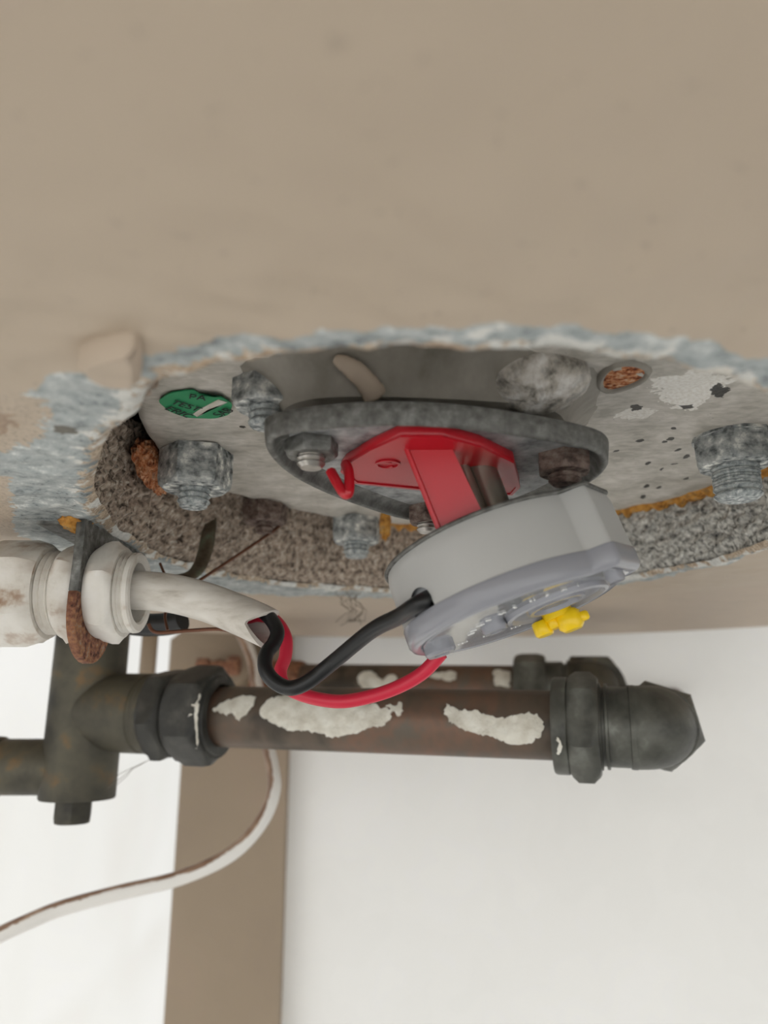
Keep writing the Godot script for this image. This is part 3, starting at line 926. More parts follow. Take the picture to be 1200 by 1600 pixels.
	prism(st, rounded(pts2([-0.0030, -0.0020, 0.0002, -0.0020, 0.0002, 0.0020, -0.0030, 0.0020]), 1), 0.0010, 0.0038, 0.0003, kx)
	prism(st, rounded(pts2([-0.0008, -0.0030, 0.0040, -0.0028, 0.0050, 0.0, 0.0040, 0.0028, -0.0008, 0.0030]), 2), 0.0010, 0.0054, 0.0008, kx)
	prism(st, rounded(pts2([0.0030, -0.0016, 0.0062, -0.0008, 0.0062, 0.0010, 0.0030, 0.0020]), 1), 0.0024, 0.0044, 0.0004, kx)
	put("knob", st, mats.yellow_plastic, t, Transform3D.IDENTITY, "yellow pointer knob")


func build_gland() -> void:
	var g := Vector3(-0.0735, 1.5288, -0.1865)
	# rusty hanger plate
	var t := thing("hanger_plate", "thin rusty steel plate holding the white cable gland", "bracket", Transform3D(Basis.IDENTITY, g))
	var st := begin()
	var o := PackedVector2Array()
	for k in 17:
		var a := PI + PI * k / 16.0
		o.append(Vector2(cos(a) * 0.0125 + 0.0005, sin(a) * 0.0125 - 0.0052))
	o.append_array(pts2([0.0125, 0.006, 0.0125, 0.0166, -0.034, 0.0166, -0.030, 0.010, -0.0135, 0.002]))
	var xf := Transform3D(Basis(Vector3(0, 0, 1), Vector3(1, 0, 0), Vector3(0, 1, 0)), Vector3.ZERO)
	var low := Geometry2D.intersect_polygons(o, pts2([-0.05, -0.05, 0.05, -0.05, 0.05, 0.0, -0.05, -0.004]))[0]
	var high := Geometry2D.clip_polygons(o, pts2([-0.05, -0.05, 0.05, -0.05, 0.05, 0.0, -0.05, -0.004]))[0]
	prism(st, low, -0.0011, 0.0011, 0.0002, xf)
	put("rusty_tongue", st, mats.rust, t, Transform3D.IDENTITY, "rounded rusty lower end")
	st = begin()
	prism(st, high, -0.0011, 0.0011, 0.0002, xf)
	put("plate", st, mats.dark_steel, t)
	st = begin()
	box(st, Vector3(-0.012, 0.0155, -0.030), Vector3(0.0, 0.0170, 0.010))
	put("fixing_tab", st, mats.dark_steel, t)
	# white plastic gland
	t = thing("cable_gland", "white plastic cable gland with ribbed thread and open end", "cable gland", along(g, Vector3.RIGHT, Vector3.UP))
	st = begin()
	hex(st, 0.0226, 0.0012, 0.0080, 0.0095, Transform3D(Basis(Vector3.UP, 0.26), Vector3.ZERO), 0.5, 0.7)
	put("lock_nut", st, mats.gland_plastic, t)
	st = begin()
	lathe(st, [Vector2(0.0096, -0.0085), Vector2(0.0096, 0.0068), Vector2(0.0102, 0.0071), Vector2(0.0095, 0.0076), Vector2(0.0102, 0.0082), Vector2(0.0095, 0.0087), Vector2(0.0102, 0.0093), Vector2(0.0095, 0.0098), Vector2(0.0102, 0.0104), Vector2(0.0101, 0.0114), Vector2(0.0096, 0.0118), Vector2(0.0080, 0.0118), Vector2(0.0075, 0.0113), Vector2(0.0074, -0.006)], 56)
	put("threaded_body", st, mats.gland_plastic, t)
	st = begin()
	hex(st, 0.0222, -0.0072, -0.0012, 0.0095, Transform3D.IDENTITY, 0.8, 0.3)
	put("body_flange", st, mats.gland_plastic, t)
	st = begin()
	lathe(st, [Vector2(0.0096, -0.014), Vector2(0.0096, -0.0072), Vector2(0.0104, -0.0078), Vector2(0.0098, -0.0084), Vector2(0.0106, -0.0092), Vector2(0.0098, -0.0098), Vector2(0.0106, -0.0106), Vector2(0.0098, -0.0114)], 48)
	put("rear_thread", st, mats.gland_plastic, t)
	st = begin()
	hex(st, 0.0236, -0.029, -0.0110, 0.008, Transform3D.IDENTITY, 0.35, 0.5)
	lathe(st, [Vector2(0.0108, -0.029), Vector2(0.0100, -0.033), Vector2(0.0080, -0.0355), Vector2(0.0062, -0.036)], 40)
	put("dome_cap", st, mats.gland_plastic, t)
	# sheathed cable with its end slit into two tongues
	t = thing("sheathed_cable", "thick grey white cable sheath slit open where wires leave", "cable", Transform3D(Basis.IDENTITY, Vector3(-0.04851, 1.52808, -0.18600)))
	var back := Transform3D(Basis.IDENTITY, -Vector3(-0.04851, 1.52808, -0.18600))
	var path := spline(pts3([-0.12161, 1.53003, -0.18600, -0.08752, 1.52970, -0.18600, -0.06642, 1.52938, -0.18600, -0.05503, 1.52873, -0.18600, -0.04518, 1.52645, -0.18600, -0.03736, 1.52346, -0.18400, -0.03118, 1.52074, -0.18100, -0.02643, 1.51837, -0.17900]), 10)
	st = begin()
	var seg := 40
	var outer := []
	var inner := []
	var n := Vector3.UP
	var total := path.size() - 1
	for i in path.size():
		var d := (path[mini(i + 1, total)] - path[maxi(i - 1, 0)]).normalized()
		n = (n - d * n.dot(d)).normalized()
		var b := d.cross(n)
		var row := PackedVector3Array()
		var row2 := PackedVector3Array()
		for j in seg:
			var a := TAU * j / seg
			# tongues above and below, notches at the sides
			var stop := 0.865 + 0.085 * maxf(cos(a - 0.2), 0.0) + 0.125 * maxf(-cos(a - 0.3), 0.0)
			var s := minf(float(i), stop * total)
			var k := mini(int(s), total - 1)
			var p := path[k].lerp(path[k + 1], s - k)
			var open := maxf(s / total - 0.86, 0.0) * 9.0
			var r := (0.0052 - 0.0004 * open)
			row.append(p + n * cos(a) * r * (0.94 + 0.05 * open) + b * sin(a) * r)
			row2.append(p + n * cos(a) * (r - 0.0010) * (0.94 + 0.05 * open) + b * sin(a) * (r - 0.0010))
		outer.append(row)
		inner.append(row2)
	surf(st, outer, true, 1)
	inner.reverse()
	surf(st, inner, true, 2)
	surf(st, [outer[total], inner[0]], true, 3)
	put("sheath", st, mats.sheath, t, back)
	var w := thing("black_wire", "black insulated wire looping from the sheath into the thermostat", "wire", Transform3D(Basis.IDENTITY, Vector3(-0.02292, 1.50550, -0.17000)))
	st = begin()
	tube(st, spline(pts3([-0.04849, 1.52775, -0.18600, -0.03742, 1.52457, -0.18400, -0.03229, 1.52431, -0.18200, -0.02812, 1.52205, -0.17900, -0.02524, 1.51821, -0.17600, -0.02559, 1.51505, -0.17400, -0.02696, 1.51242, -0.17200, -0.02665, 1.50901, -0.17000, -0.02453, 1.50630, -0.16900, -0.02093, 1.50475, -0.16800, -0.01690, 1.50595, -0.16700, -0.01121, 1.51012, -0.16500, -0.00270, 1.51611, -0.15700, 0.00283, 1.51810, -0.14900, 0.00592, 1.51940, -0.14250, 0.00786, 1.52037, -0.14150, 0.01002, 1.52174, -0.14400]), 8), 0.00172, 18)
	put("insulation", st, mats.black_wire, w, Transform3D(Basis.IDENTITY, -Vector3(-0.02292, 1.50550, -0.17000)))
	w = thing("red_wire", "red insulated wire looping under the black one to the thermostat", "wire", Transform3D(Basis.IDENTITY, Vector3(-0.01477, 1.50282, -0.17600)))
	st = begin()
	tube(st, spline(pts3([-0.04861, 1.52578, -0.18700, -0.03690, 1.52243, -0.18600, -0.03097, 1.52267, -0.18400, -0.02680, 1.52128, -0.18300, -0.02402, 1.51728, -0.18200, -0.02373, 1.51261, -0.18100, -0.02468, 1.50879, -0.18000, -0.02322, 1.50550, -0.17900, -0.01783, 1.50312, -0.17700, -0.01032, 1.50196, -0.17600, -0.00294, 1.50309, -0.17500, 0.00366, 1.50534, -0.17400, 0.00903, 1.50840, -0.17200, 0.01304, 1.51256, -0.17000]), 8), 0.00158, 18)
	put("insulation", st, mats.red_wire, w, Transform3D(Basis.IDENTITY, -Vector3(-0.01477, 1.50282, -0.17600)))


# patch of splashed paint on a pipe: outline in (along, round) metres, on a cylinder of radius r about xf's y axis
func splash(parent: Node3D, xf: Transform3D, r: float, outline_: PackedVector2Array, seed_: int, thick := 0.0005) -> void:
	var n := noise(seed_, 120.0, 3)
	var ragged := PackedVector2Array()
	var base := rounded(outline_, 2)
	for i in base.size():
		for k in 2:
			var p := base[i].lerp(base[(i + 1) % base.size()], k / 2.0)
			ragged.append(p + Vector2(n.get_noise_2d(p.x * 3.0, p.y * 3.0), n.get_noise_2d(p.y * 3.0 + 9.0, p.x * 3.0)) * 0.0011)
	var st := begin()
	# triangulated on a fine lattice so that it bends with the pipe
	var lo := ragged[0]
	var hi := ragged[0]
	for p in ragged:
		lo = lo.min(p)
		hi = hi.max(p)
	var step := 0.0011
	var wrap_ := func(p: Vector2, lift: float) -> Vector3:
		var a := p.y / r
		return xf * Vector3(sin(a) * (r + lift), p.x, cos(a) * (r + lift))
	st.set_smooth_group(0)
	var cells := Geometry2D.intersect_polygons(ragged, ragged)
	for cell_poly in cells:
		var y := lo.y
		while y < hi.y:
			var x := lo.x
			while x < hi.x:
				var sq := PackedVector2Array([Vector2(x, y), Vector2(x + step, y), Vector2(x + step, y + step), Vector2(x, y + step)])
				for piece in Geometry2D.intersect_polygons(cell_poly, sq):
					var idx := Geometry2D.triangulate_polygon(piece)
					for k in range(0, idx.size(), 3):
						var v := []
						for q in 3:
							var p: Vector2 = piece[idx[k + q]]
							v.append(wrap_.call(p, thick * (0.9 + 1.1 * n.get_noise_2d(p.x, p.y))))
						var out: Vector3 = (v[1] - v[0]).cross(v[2] - v[0])
						var mid: Vector3 = xf.affine_inverse() * ((v[0] + v[1] + v[2]) / 3.0)
						var radial: Vector3 = xf.basis * Vector3(mid.x, 0, mid.z)
						if out.dot(radial) > 0.0:
							tri(st, v[0], v[2], v[1])
						else:
							tri(st, v[0], v[1], v[2])
				x += step
			y += step
		# its thin edge
		var edge := [PackedVector3Array(), PackedVector3Array()]
		for p in cell_poly:
			edge[0].append(wrap_.call(p, -0.0002))
			edge[1].append(wrap_.call(p, thick * (0.9 + 1.1 * n.get_noise_2d(p.x, p.y))))
		surf(st, edge, true, 4)
	put("paint_splash", st, mats.splash_paint, parent, Transform3D.IDENTITY, "dried white paint splash")


func build_pipes() -> void:
	var pl := Vector3(-0.06372, 1.49789, -0.28300)
	var pr := Vector3(0.05522, 1.49541, -0.24600)
	var dir := (pr - pl).normalized()
	var len_ := pl.distance_to(pr)
	# frames whose y runs along the pipe and whose z faces the camera
	var xf := along(pl, dir, Vector3(0, 1, 0))
	var toward := Vector3(0, 0, 1)
	var zb := (toward - dir * toward.dot(dir)).normalized()
	xf.basis = Basis(dir.cross(zb), dir, zb)
	var t := thing("copper_pipe", "thick brown copper pipe in front with two long white paint splashes", "pipe", xf)
	var st := begin()
	lathe(st, [Vector2(0.0, -0.03), Vector2(0.0108, -0.03), Vector2(0.0108, len_ - 0.0006), Vector2(0.0, len_ - 0.0006)], 56)
	var pipe := put("tube", st, mats.copper, t)
	var r := 0.0108
	# (along, round) outlines on the face towards the camera
	splash(pipe, Transform3D.IDENTITY, r, pts2([0.00649, -0.00304, 0.01059, -0.00551, 0.01504, -0.00721, 0.02179, -0.00793, 0.02237, -0.00475, 0.02060, -0.00154, 0.01834, 0.00066, 0.01586, 0.00072, 0.01461, -0.00164, 0.01120, -0.00091, 0.00677, -0.00169]), 301)
	splash(pipe, Transform3D.IDENTITY, r, pts2([0.02494, -0.00207, 0.02580, -0.00482, 0.02908, -0.00693, 0.03282, -0.00878, 0.03835, -0.00958, 0.05060, -0.00853, 0.06025, -0.00702, 0.06746, -0.00472, 0.07244, -0.00393, 0.07311, -0.00143, 0.07054, 0.00146, 0.06390, 0.00204, 0.06107, 0.00426, 0.05407, 0.00588, 0.04735, 0.00469, 0.04235, 0.00349, 0.03616, 0.00412, 0.03105, 0.00163, 0.02617, 0.00005]), 302, 0.0006)
	splash(pipe, Transform3D.IDENTITY, r, pts2([0.06961, -0.00523, 0.07218, -0.00575, 0.07364, -0.00485, 0.07508, -0.00680, 0.07668, -0.00317, 0.07572, -0.00149, 0.07389, -0.00269]), 303)
	splash(pipe, Transform3D.IDENTITY, r, pts2([0.08997, -0.00519, 0.09203, -0.00569, 0.09389, -0.00354, 0.09968, -0.00366, 0.10462, -0.00255, 0.10906, -0.00147, 0.11422, -0.00316, 0.11894, -0.00367, 0.12164, -0.00138, 0.12111, 0.00244, 0.11741, 0.00543, 0.11340, 0.00649, 0.10758, 0.00491, 0.10411, 0.00295, 0.09926, 0.00269, 0.09399, 0.00046, 0.09150, -0.00066]), 304, 0.0008)
	# compression nut and elbow at the right
	t = thing("compression_elbow", "dark green grey elbow fitting with ribbed nut on right pipe end", "pipe fitting", Transform3D(xf.basis, xf * Vector3(0, len_, 0)))
	st = begin()
	lathe(st, [Vector2(0.0108, -0.0008), Vector2(0.0146, -0.0008), Vector2(0.0150, 0.0), Vector2(0.0150, 0.0036), Vector2(0.0144, 0.0042)], 48)
	hex(st, 0.0298, 0.0040, 0.0132, 0.011, Transform3D(Basis(Vector3.UP, 0.35), Vector3.ZERO), 1.0, 0.9)
	put("nut", st, mats.dark_brass, t)
	st = begin()
	lathe(st, [Vector2(0.011, 0.0132), Vector2(0.0132, 0.0132), Vector2(0.0132, 0.0138), Vector2(0.0120, 0.0140), Vector2(0.0120, 0.0148), Vector2(0.0130, 0.0150), Vector2(0.0130, 0.0158), Vector2(0.0122, 0.0160), Vector2(0.0122, 0.0222), Vector2(0.0127, 0.0224), Vector2(0.0127, 0.0240)], 48)
	put("collar", st, mats.dark_brass, t)
	st = begin()
	var away: Vector3 = (xf.basis.inverse() * Vector3(0.40, 0.04, -1.0)).normalized()
	var bend := PackedVector3Array()
	var corner := Vector3(0, 0.0300, 0)
	for k in 15:
		var f := k / 14.0
		bend.append((Vector3(0, 0.022, 0).lerp(corner, f)).lerp(corner.lerp(corner + away * 0.016, f), f))
	tube(st, bend, 0.0126, 32)
	put("bend", st, mats.dark_brass, t)
	st = begin()
	var ex := along(corner + away * 0.006, away, Vector3.UP)
	hex(st, 0.0250, 0.0, 0.012, 0.0, ex.rotated_local(Vector3.UP, 0.3), 0.3, 0.8)
	put("outlet_nut", st, mats.dark_brass, t)
	st = begin()
	var reach := 0.33
	tube(st, PackedVector3Array([corner + away * 0.012, corner + away * reach]), 0.0085, 24)
	put("tail_pipe", st, mats.copper, t)
	splash(t, Transform3D(Basis(Vector3.RIGHT, 0.0), Vector3.ZERO), 0.0152, pts2([0.0010, 0.009, 0.0022, 0.0065, 0.0018, 0.0030, 0.0008, 0.0035]), 306)
	# valve at the left
	var body := Vector3(-0.11539, 1.49946, -0.29650)
	t = thing("safety_valve", "dark brass valve hanging under the gland with hex plug below", "valve", Transform3D(Basis.IDENTITY, body))
	st = begin()
	var down := body.y - (Vector3(-0.11547, 1.46788, -0.29650)).y
	lathe(st, [Vector2(0.0, -down), Vector2(0.0134, -down), Vector2(0.0138, -down + 0.0006), Vector2(0.0138, 0.030), Vector2(0.0142, 0.0305), Vector2(0.0146, 0.0345), Vector2(0.0105, 0.0350), Vector2(0.0105, RING_Y - body.y)], 48)
	put("body", st, mats.brass, t)
	st = begin()
	hex(st, 0.0125, -down - 0.0085, -down, 0.0, Transform3D(Basis(Vector3.UP, 0.3), Vector3(-0.001, 0, 0)), 0.5, 0.0)
	put("drain_plug", st, mats.brass, t)
	st = begin()
	var stub := along(Vector3(0, (Vector3(-0.13614, 1.47928, -0.29650)).y - body.y, 0), Vector3(-1, 0, 0.02), Vector3.UP)
	lathe(st, [Vector2(0.0102, 0.0), Vector2(0.0102, 0.0295), Vector2(0.0110, 0.0300), Vector2(0.0112, 0.0325), Vector2(0.0106, 0.0340), Vector2(0.0080, 0.0340), Vector2(0.0078, 0.02), Vector2(0.0, 0.02)], 40, stub)
	put("outlet_stub", st, mats.brass, t)
	var branch := Transform3D(xf.basis, Vector3.ZERO)
	branch.origin = (pl - body) - dir * dir.dot(pl - body)
	branch.origin = Vector3.ZERO
	var reach_l := dir.dot(pl - body)
	st = begin()
	lathe(st, [Vector2(0.0132, 0.004), Vector2(0.0142, 0.0125), Vector2(0.0146, 0.0150), Vector2(0.0146, reach_l - 0.026), Vector2(0.0140, reach_l - 0.0252), Vector2(0.0140, reach_l - 0.0238), Vector2(0.0148, reach_l - 0.0230), Vector2(0.0148, reach_l - 0.020)], 48, branch)
	put("branch", st, mats.brass, t)
	st = begin()
	hex(st, 0.0300, reach_l - 0.0210, reach_l - 0.0125, 0.0, Transform3D(branch.basis * Basis(Vector3.UP, 0.2), branch.origin), 1.0, 0.7)
	lathe(st, [Vector2(0.0146, reach_l - 0.013), Vector2(0.0148, reach_l - 0.0122), Vector2(0.0136, reach_l - 0.0112), Vector2(0.0136, reach_l - 0.009)], 48, branch)
	put("union_collar", st, mats.black_brass, t)
	st = begin()
	hex(st, 0.0312, reach_l - 0.0105, reach_l + 0.0045, 0.011, Transform3D(branch.basis * Basis(Vector3.UP, 0.42), branch.origin), 0.8, 1.3)
	lathe(st, [Vector2(0.0148, reach_l + 0.003), Vector2(0.0138, reach_l + 0.0058), Vector2(0.0110, reach_l + 0.0060)], 40, branch)
	var cn := put("compression_nut", st, mats.black_brass, t)
	splash(cn, Transform3D(branch.basis, branch.origin + dir * reach_l), 0.0153, pts2([0.0012, 0.0105, 0.0030, 0.0125, 0.0046, 0.0100, 0.0050, 0.0020, 0.0046, -0.0070, 0.0030, -0.0100, 0.0016, -0.0080, 0.0022, 0.0]), 307)
	# second pipe behind
	var ql := Vector3(-0.04990, 1.51294, -0.40000)
	var qr := Vector3(0.06514, 1.51051, -0.37200)
	var qd := (qr - ql).normalized()
	var qz := (toward - qd * toward.dot(qd)).normalized()
	var qf := Transform3D(Basis(qd.cross(qz), qd, qz), ql)
	var qn := ql.distance_to(qr)
	t = thing("copper_pipe", "second brown copper pipe behind, higher and blurred, with small white splashes", "pipe", qf)
	st = begin()
	lathe(st, [Vector2(0.0, -0.012), Vector2(0.0108, -0.012), Vector2(0.0108, qn - 0.001), Vector2(0.0, qn - 0.001)], 48)
	pipe = put("tube", st, mats.copper, t)
	st = begin()
	tube(st, PackedVector3Array([Vector3(0, -0.006, 0), Vector3(0, -0.006, 0) + qf.basis.inverse() * Vector3(0, 0, -0.145)]), 0.0095, 20)
	lathe(st, [Vector2(0, -0.018), Vector2(0.0118, -0.018), Vector2(0.0126, -0.016), Vector2(0.0126, 0.006), Vector2(0.0118, 0.008), Vector2(0.0, 0.008)], 32)
	put("end_tee", st, mats.rust, t)
	splash(pipe, Transform3D.IDENTITY, r, pts2([0.03930, -0.00266, 0.04215, -0.00621, 0.04585, -0.00791, 0.05034, -0.00482, 0.05262, -0.00153, 0.05560, -0.00488, 0.05943, -0.00565, 0.06101, -0.00291, 0.05791, 0.00026, 0.06691, -0.00171, 0.07015, -0.00051, 0.06306, 0.00267, 0.05393, 0.00345, 0.04412, 0.00232]), 311, 0.0009)
	splash(pipe, Transform3D.IDENTITY, r, pts2([0.07565, -0.00511, 0.08252, -0.00668, 0.08941, -0.00758, 0.08970, -0.00326, 0.08598, -0.00195, 0.08338, -0.00383, 0.07962, -0.00314]), 312, 0.0009)
	splash(pipe, Transform3D.IDENTITY, r, pts2([0.10689, -0.00779, 0.11545, -0.00879, 0.11677, -0.00423, 0.11496, -0.00170, 0.11674, 0.00008, 0.10765, -0.00040, 0.10887, -0.00349]), 313, 0.0009)
	t = thing("compression_elbow", "rear elbow fitting half hidden behind the front nut", "pipe fitting", Transform3D(qf.basis, qf * Vector3(0, qn, 0)))
	st = begin()
	hex(st, 0.0300, -0.001, 0.014, 0.0105, Transform3D(Basis(Vector3.UP, 0.3), Vector3.ZERO), 1.0, 1.0)
	put("nut", st, mats.dark_brass, t)
	st = begin()
	lathe(st, [Vector2(0.0128, 0.014), Vector2(0.0128, 0.022), Vector2(0.0118, 0.0225), Vector2(0.0118, 0.026)], 40)
	put("collar", st, mats.dark_brass, t)
	st = begin()
	var away2: Vector3 = (qf.basis.inverse() * Vector3(0.0, 0.06, -1.0)).normalized()
	bend = PackedVector3Array()
	corner = Vector3(0, 0.0385, 0)
	for k in 13:
		var f := k / 12.0
		bend.append((Vector3(0, 0.024, 0).lerp(corner, f)).lerp(corner.lerp(corner + away2 * 0.016, f), f))
	tube(st, bend, 0.0132, 28)
	put("bend", st, mats.brass, t)
	st = begin()
	hex(st, 0.0310, 0.0, 0.013, 0.0, along(corner + away2 * 0.006, away2, Vector3.UP), 0.3, 0.8)
	put("outlet_nut", st, mats.brass, t)
	st = begin()
	tube(st, PackedVector3Array([corner + away2 * 0.012, corner + away2 * 0.19]), 0.0085, 20)
	put("tail_pipe", st, mats.copper, t)


func build_details() -> void:
	# white flat cable with a brown dirt line along its upper side
	var w := thing("white_cable", "white cable with brown dirt line swinging down to lower left", "cable", Transform3D(Basis.IDENTITY, Vector3(-0.05028, 1.45830, -0.35500)))
	var back := Transform3D(Basis.IDENTITY, -Vector3(-0.05028, 1.45830, -0.35500))
	var st := begin()
	tube(st, spline(pts3([-0.07951, 1.54447, -0.40000, -0.07539, 1.53765, -0.40000, -0.06918, 1.52587, -0.39500, -0.06378, 1.50930, -0.38500, -0.05806, 1.49098, -0.37200, -0.05233, 1.47695, -0.36200, -0.04967, 1.46506, -0.35500, -0.05410, 1.45230, -0.35000, -0.06597, 1.44019, -0.34500, -0.08603, 1.43190, -0.34000, -0.10812, 1.42760, -0.33500, -0.12925, 1.42303, -0.33000, -0.14188, 1.41869, -0.32500, -0.15380, 1.41368, -0.32000, -0.17571, 1.40361, -0.31000]), 8), 0.0036, 28, 0.8, Vector3(0, 0, 1))
	var im := Image.create(64, 512, false, Image.FORMAT_RGB8)
	var n := noise(141, 0.03, 4)
	for j in 512:
		for i in 64:
			var u := i / 64.0 + n.get_noise_2d(3.0, j * 0.6) * 0.05
			var d := absf(wrapf(u - DIRT_SIDE, -0.5, 0.5))
			var c := rgb(232, 229, 224)
			var wide := 0.12 + 0.04 * n.get_noise_2d(50.0, j * 0.8)
			if d < wide:
				c = rgb(122, 92, 72).lerp(rgb(176, 150, 128), clampf(n.get_noise_2d(i * 2.0, j) + 0.5, 0.0, 1.0))
			im.set_pixel(i, j, c)
	im.generate_mipmaps()
	var m := plain("cable_white", Color.WHITE, 0.45)
	m.albedo_texture = ImageTexture.create_from_image(im)
	put("sheath", st, m, w, back)
	# green round sticker
	var s0 := Vector3(-0.04142, 1.56600, -0.15206)
	var t := thing("green_sticker", "torn round green test sticker on the grey flange plate", "sticker", Transform3D(Basis(Vector3(1, 0, 0), Vector3(0, 0, 1), Vector3(0, -1, 0)), s0 + Vector3(0, -0.0009, 0)))
	st = begin()
	var rim := PackedVector2Array()
	for k in 40:
		var a := TAU * k / 40
		var rr := 0.0077 * (1.0 + 0.025 * sin(a * 5.0) + 0.02 * sin(a * 9.0 + 1.0))
		if k > 4 and k < 9:
			rr *= 0.84
		rim.append(Vector2(cos(a), -sin(a)) * rr)
	var flat := Transform3D(Basis(Vector3(1, 0, 0), Vector3(0, 0, 1), Vector3(0, -1, 0)), Vector3.ZERO)
	prism(st, rim, -0.0003, 0.0, 0.0, flat)
	put("paper", st, mats.sticker_green, t)
	st = begin()
	prism(st, pts2([0.0055, -0.0035, 0.0072, -0.002, 0.005, 0.0002, 0.002, 0.002, 0.0, 0.0050, -0.0015, 0.0062, -0.002, 0.0045, 0.0005, 0.0015, 0.003, -0.001]), 0.0, 0.00012, 0.0, flat)
	put("torn_patch", st, mats.splash_paint, t, Transform3D.IDENTITY, "torn pale patch")
	var font := SystemFont.new()
	font.font_names = PackedStringArray(["Droid Sans"])
	for e in [["TEST", Vector2(-0.0022, 0.0006), -0.75, 0.0030], ["PA", Vector2(0.0014, 0.0052), -0.35, 0.0022], ["ERIC", Vector2(-0.0048, -0.0030), -0.95, 0.0022], ["SAB", Vector2(0.0052, -0.0032), 0.75, 0.0022]]:
		var tm := TextMesh.new()
		tm.text = e[0]
		tm.font = font
		tm.font_size = 32
		tm.pixel_size = e[3] / 32.0
		tm.depth = 0.0001
		tm.material = mats.print_black
		var o := MeshInstance3D.new()
		o.name = "lettering"
		o.mesh = tm
		t.add_child(o, true)
		o.transform = Transform3D(Basis(Vector3(0, 0, 1), e[2]), Vector3(e[1].x, e[1].y, 0.00032))
	# earth strap and thin bare wires
	t = thing("earth_strap", "greenish brown metal earth strap curving down beside the zinc nut", "strap", Transform3D(Basis.IDENTITY, Vector3(-0.05617, 1.54998, -0.22500)))
	back = Transform3D(Basis.IDENTITY, -Vector3(-0.05617, 1.54998, -0.22500))
	st = begin()
	tube(st, spline(pts3([-0.05771, 1.57329, -0.24000, -0.05762, 1.56543, -0.23600, -0.05605, 1.55528, -0.23000, -0.05592, 1.54592, -0.22500, -0.05779, 1.53940, -0.22000, -0.06391, 1.53718, -0.21500, -0.06951, 1.53666, -0.21200]), 8), 0.0024, 12, 0.4, Vector3(1, 0.2, 0))
	put("strap", st, mats.earth_strap, t, back)
	for e in [["thin brown bare wire running from rusty nut down to the strap", spline(pts3([-0.03443, 1.56267, -0.24400, -0.03589, 1.55856, -0.24000, -0.04345, 1.55092, -0.23400, -0.05061, 1.54309, -0.22600, -0.05574, 1.53746, -0.22000]), 6), 0.0005], ["thin brown bare wire curling behind the sheathed cable", spline(pts3([-0.06334, 1.52240, -0.20000, -0.06093, 1.52018, -0.20000, -0.05152, 1.52070, -0.20000, -0.04252, 1.52066, -0.19800, -0.03338, 1.51769, -0.19500, -0.03119, 1.51695, -0.19400]), 6), 0.0005], ["thin bare wire standing up behind the gland's open end", spline(pts3([-0.06524, 1.54137, -0.21200, -0.06061, 1.53170, -0.21000, -0.06054, 1.52561, -0.20500, -0.05863, 1.52090, -0.20200]), 6), 0.0004]]:
		var c: Vector3 = e[1][0]
		t = thing("bare_wire", e[0], "wire", Transform3D(Basis.IDENTITY, c), "thin bare wires")
		st = begin()
		tube(st, e[1], e[2], 8)
		put("strand", st, mats.bare_copper, t, Transform3D(Basis.IDENTITY, -c))
	# dark blue-black cable stub behind the sheath
	t = thing("dark_cable", "short dark blue black cable behind the white sheath", "cable", Transform3D(Basis.IDENTITY, Vector3(-0.07084, 1.52693, -0.23500)))
	st = begin()
	tube(st, spline(pts3([-0.09326, 1.52998, -0.24000, -0.07921, 1.52644, -0.23600, -0.06789, 1.52599, -0.23200, -0.06245, 1.52715, -0.23000]), 6), 0.0036, 16)
	put("sheath", st, mats.black_wire, t, Transform3D(Basis.IDENTITY, -Vector3(-0.07084, 1.52693, -0.23500)))
	# ochre foam lump on the ring, above the hanger plate; orange foam strip by the plate's left edge
	blob("foam_lump", "small ochre foam lump on the ring above the hanger plate", Vector3(-0.07631, 1.54480, -0.17825), Vector3(0.0035, 0.0022, 0.0055), mats.ochre, 151)
	blob("foam_strip", "orange brown foam strip left of the thick zinc nut", Vector3(-0.06229, 1.56400, -0.19166), Vector3(0.0034, 0.0060, 0.0150), mats.orange_rust, 152)
	blob("foam_smear", "ochre foam smear on the right side of the lower nut", Vector3(0.00044, 1.56200, -0.24669), Vector3(0.0020, 0.0055, 0.0035), mats.ochre, 153)
	# tan block on the post behind, with a small rusty fitting, and a tan strip hanging beside it
	var bc := Vector3(-0.11717, 1.53694, -0.50000)
	t = thing("wood_block", "tan wooden block on the post above the front pipe", "block", Transform3D(Basis.IDENTITY, bc))
	st = begin()
	var blk := rounded(pts2([-0.026, -0.020, 0.030, -0.020, 0.030, 0.024, -0.026, 0.024]), 1)
	prism(st, blk, -0.03, 0.0, 0.0015, Transform3D(Basis(Vector3(1, 0, 0), Vector3(0, 0, 1), Vector3(0, -1, 0)), Vector3.ZERO))
	put("block", st, mats.post_brown, t)
	var fc := Vector3(-0.10594, 1.52766, -0.48400)
	t = thing("rusty_fitting", "small blurred rusty fitting on the tan block", "pipe fitting", along(fc, Vector3.RIGHT, Vector3.UP))
	st = begin()
	hex(st, 0.0085, -0.014, -0.006, 0.0, Transform3D.IDENTITY, 0.6, 0.6)
	hex(st, 0.0110, 0.006, 0.0135, 0.0, Transform3D.IDENTITY, 0.6, 0.6)
	lathe(st, [Vector2(0.0028, -0.007), Vector2(0.0034, 0.0), Vector2(0.0028, 0.007)], 20)
	put("body", st, mats.rust, t)
	st = begin()
	lathe(st, [Vector2(0.0042, 0.0), Vector2(0.0042, 0.017), Vector2(0.0, 0.017)], 20, along(Vector3.ZERO, (Transform3D(t.transform).basis.inverse()) * Vector3(0, 0, -1), Vector3.UP))
	put("shank", st, mats.rust, t)
	var sc := Vector3(-0.13150, 1.54167, -0.42000)
	t = thing("hanging_strip", "narrow tan strip hanging from the tank behind the gland", "strip", Transform3D(Basis.IDENTITY, Vector3(sc.x, RING_Y, sc.z)))
	st = begin()
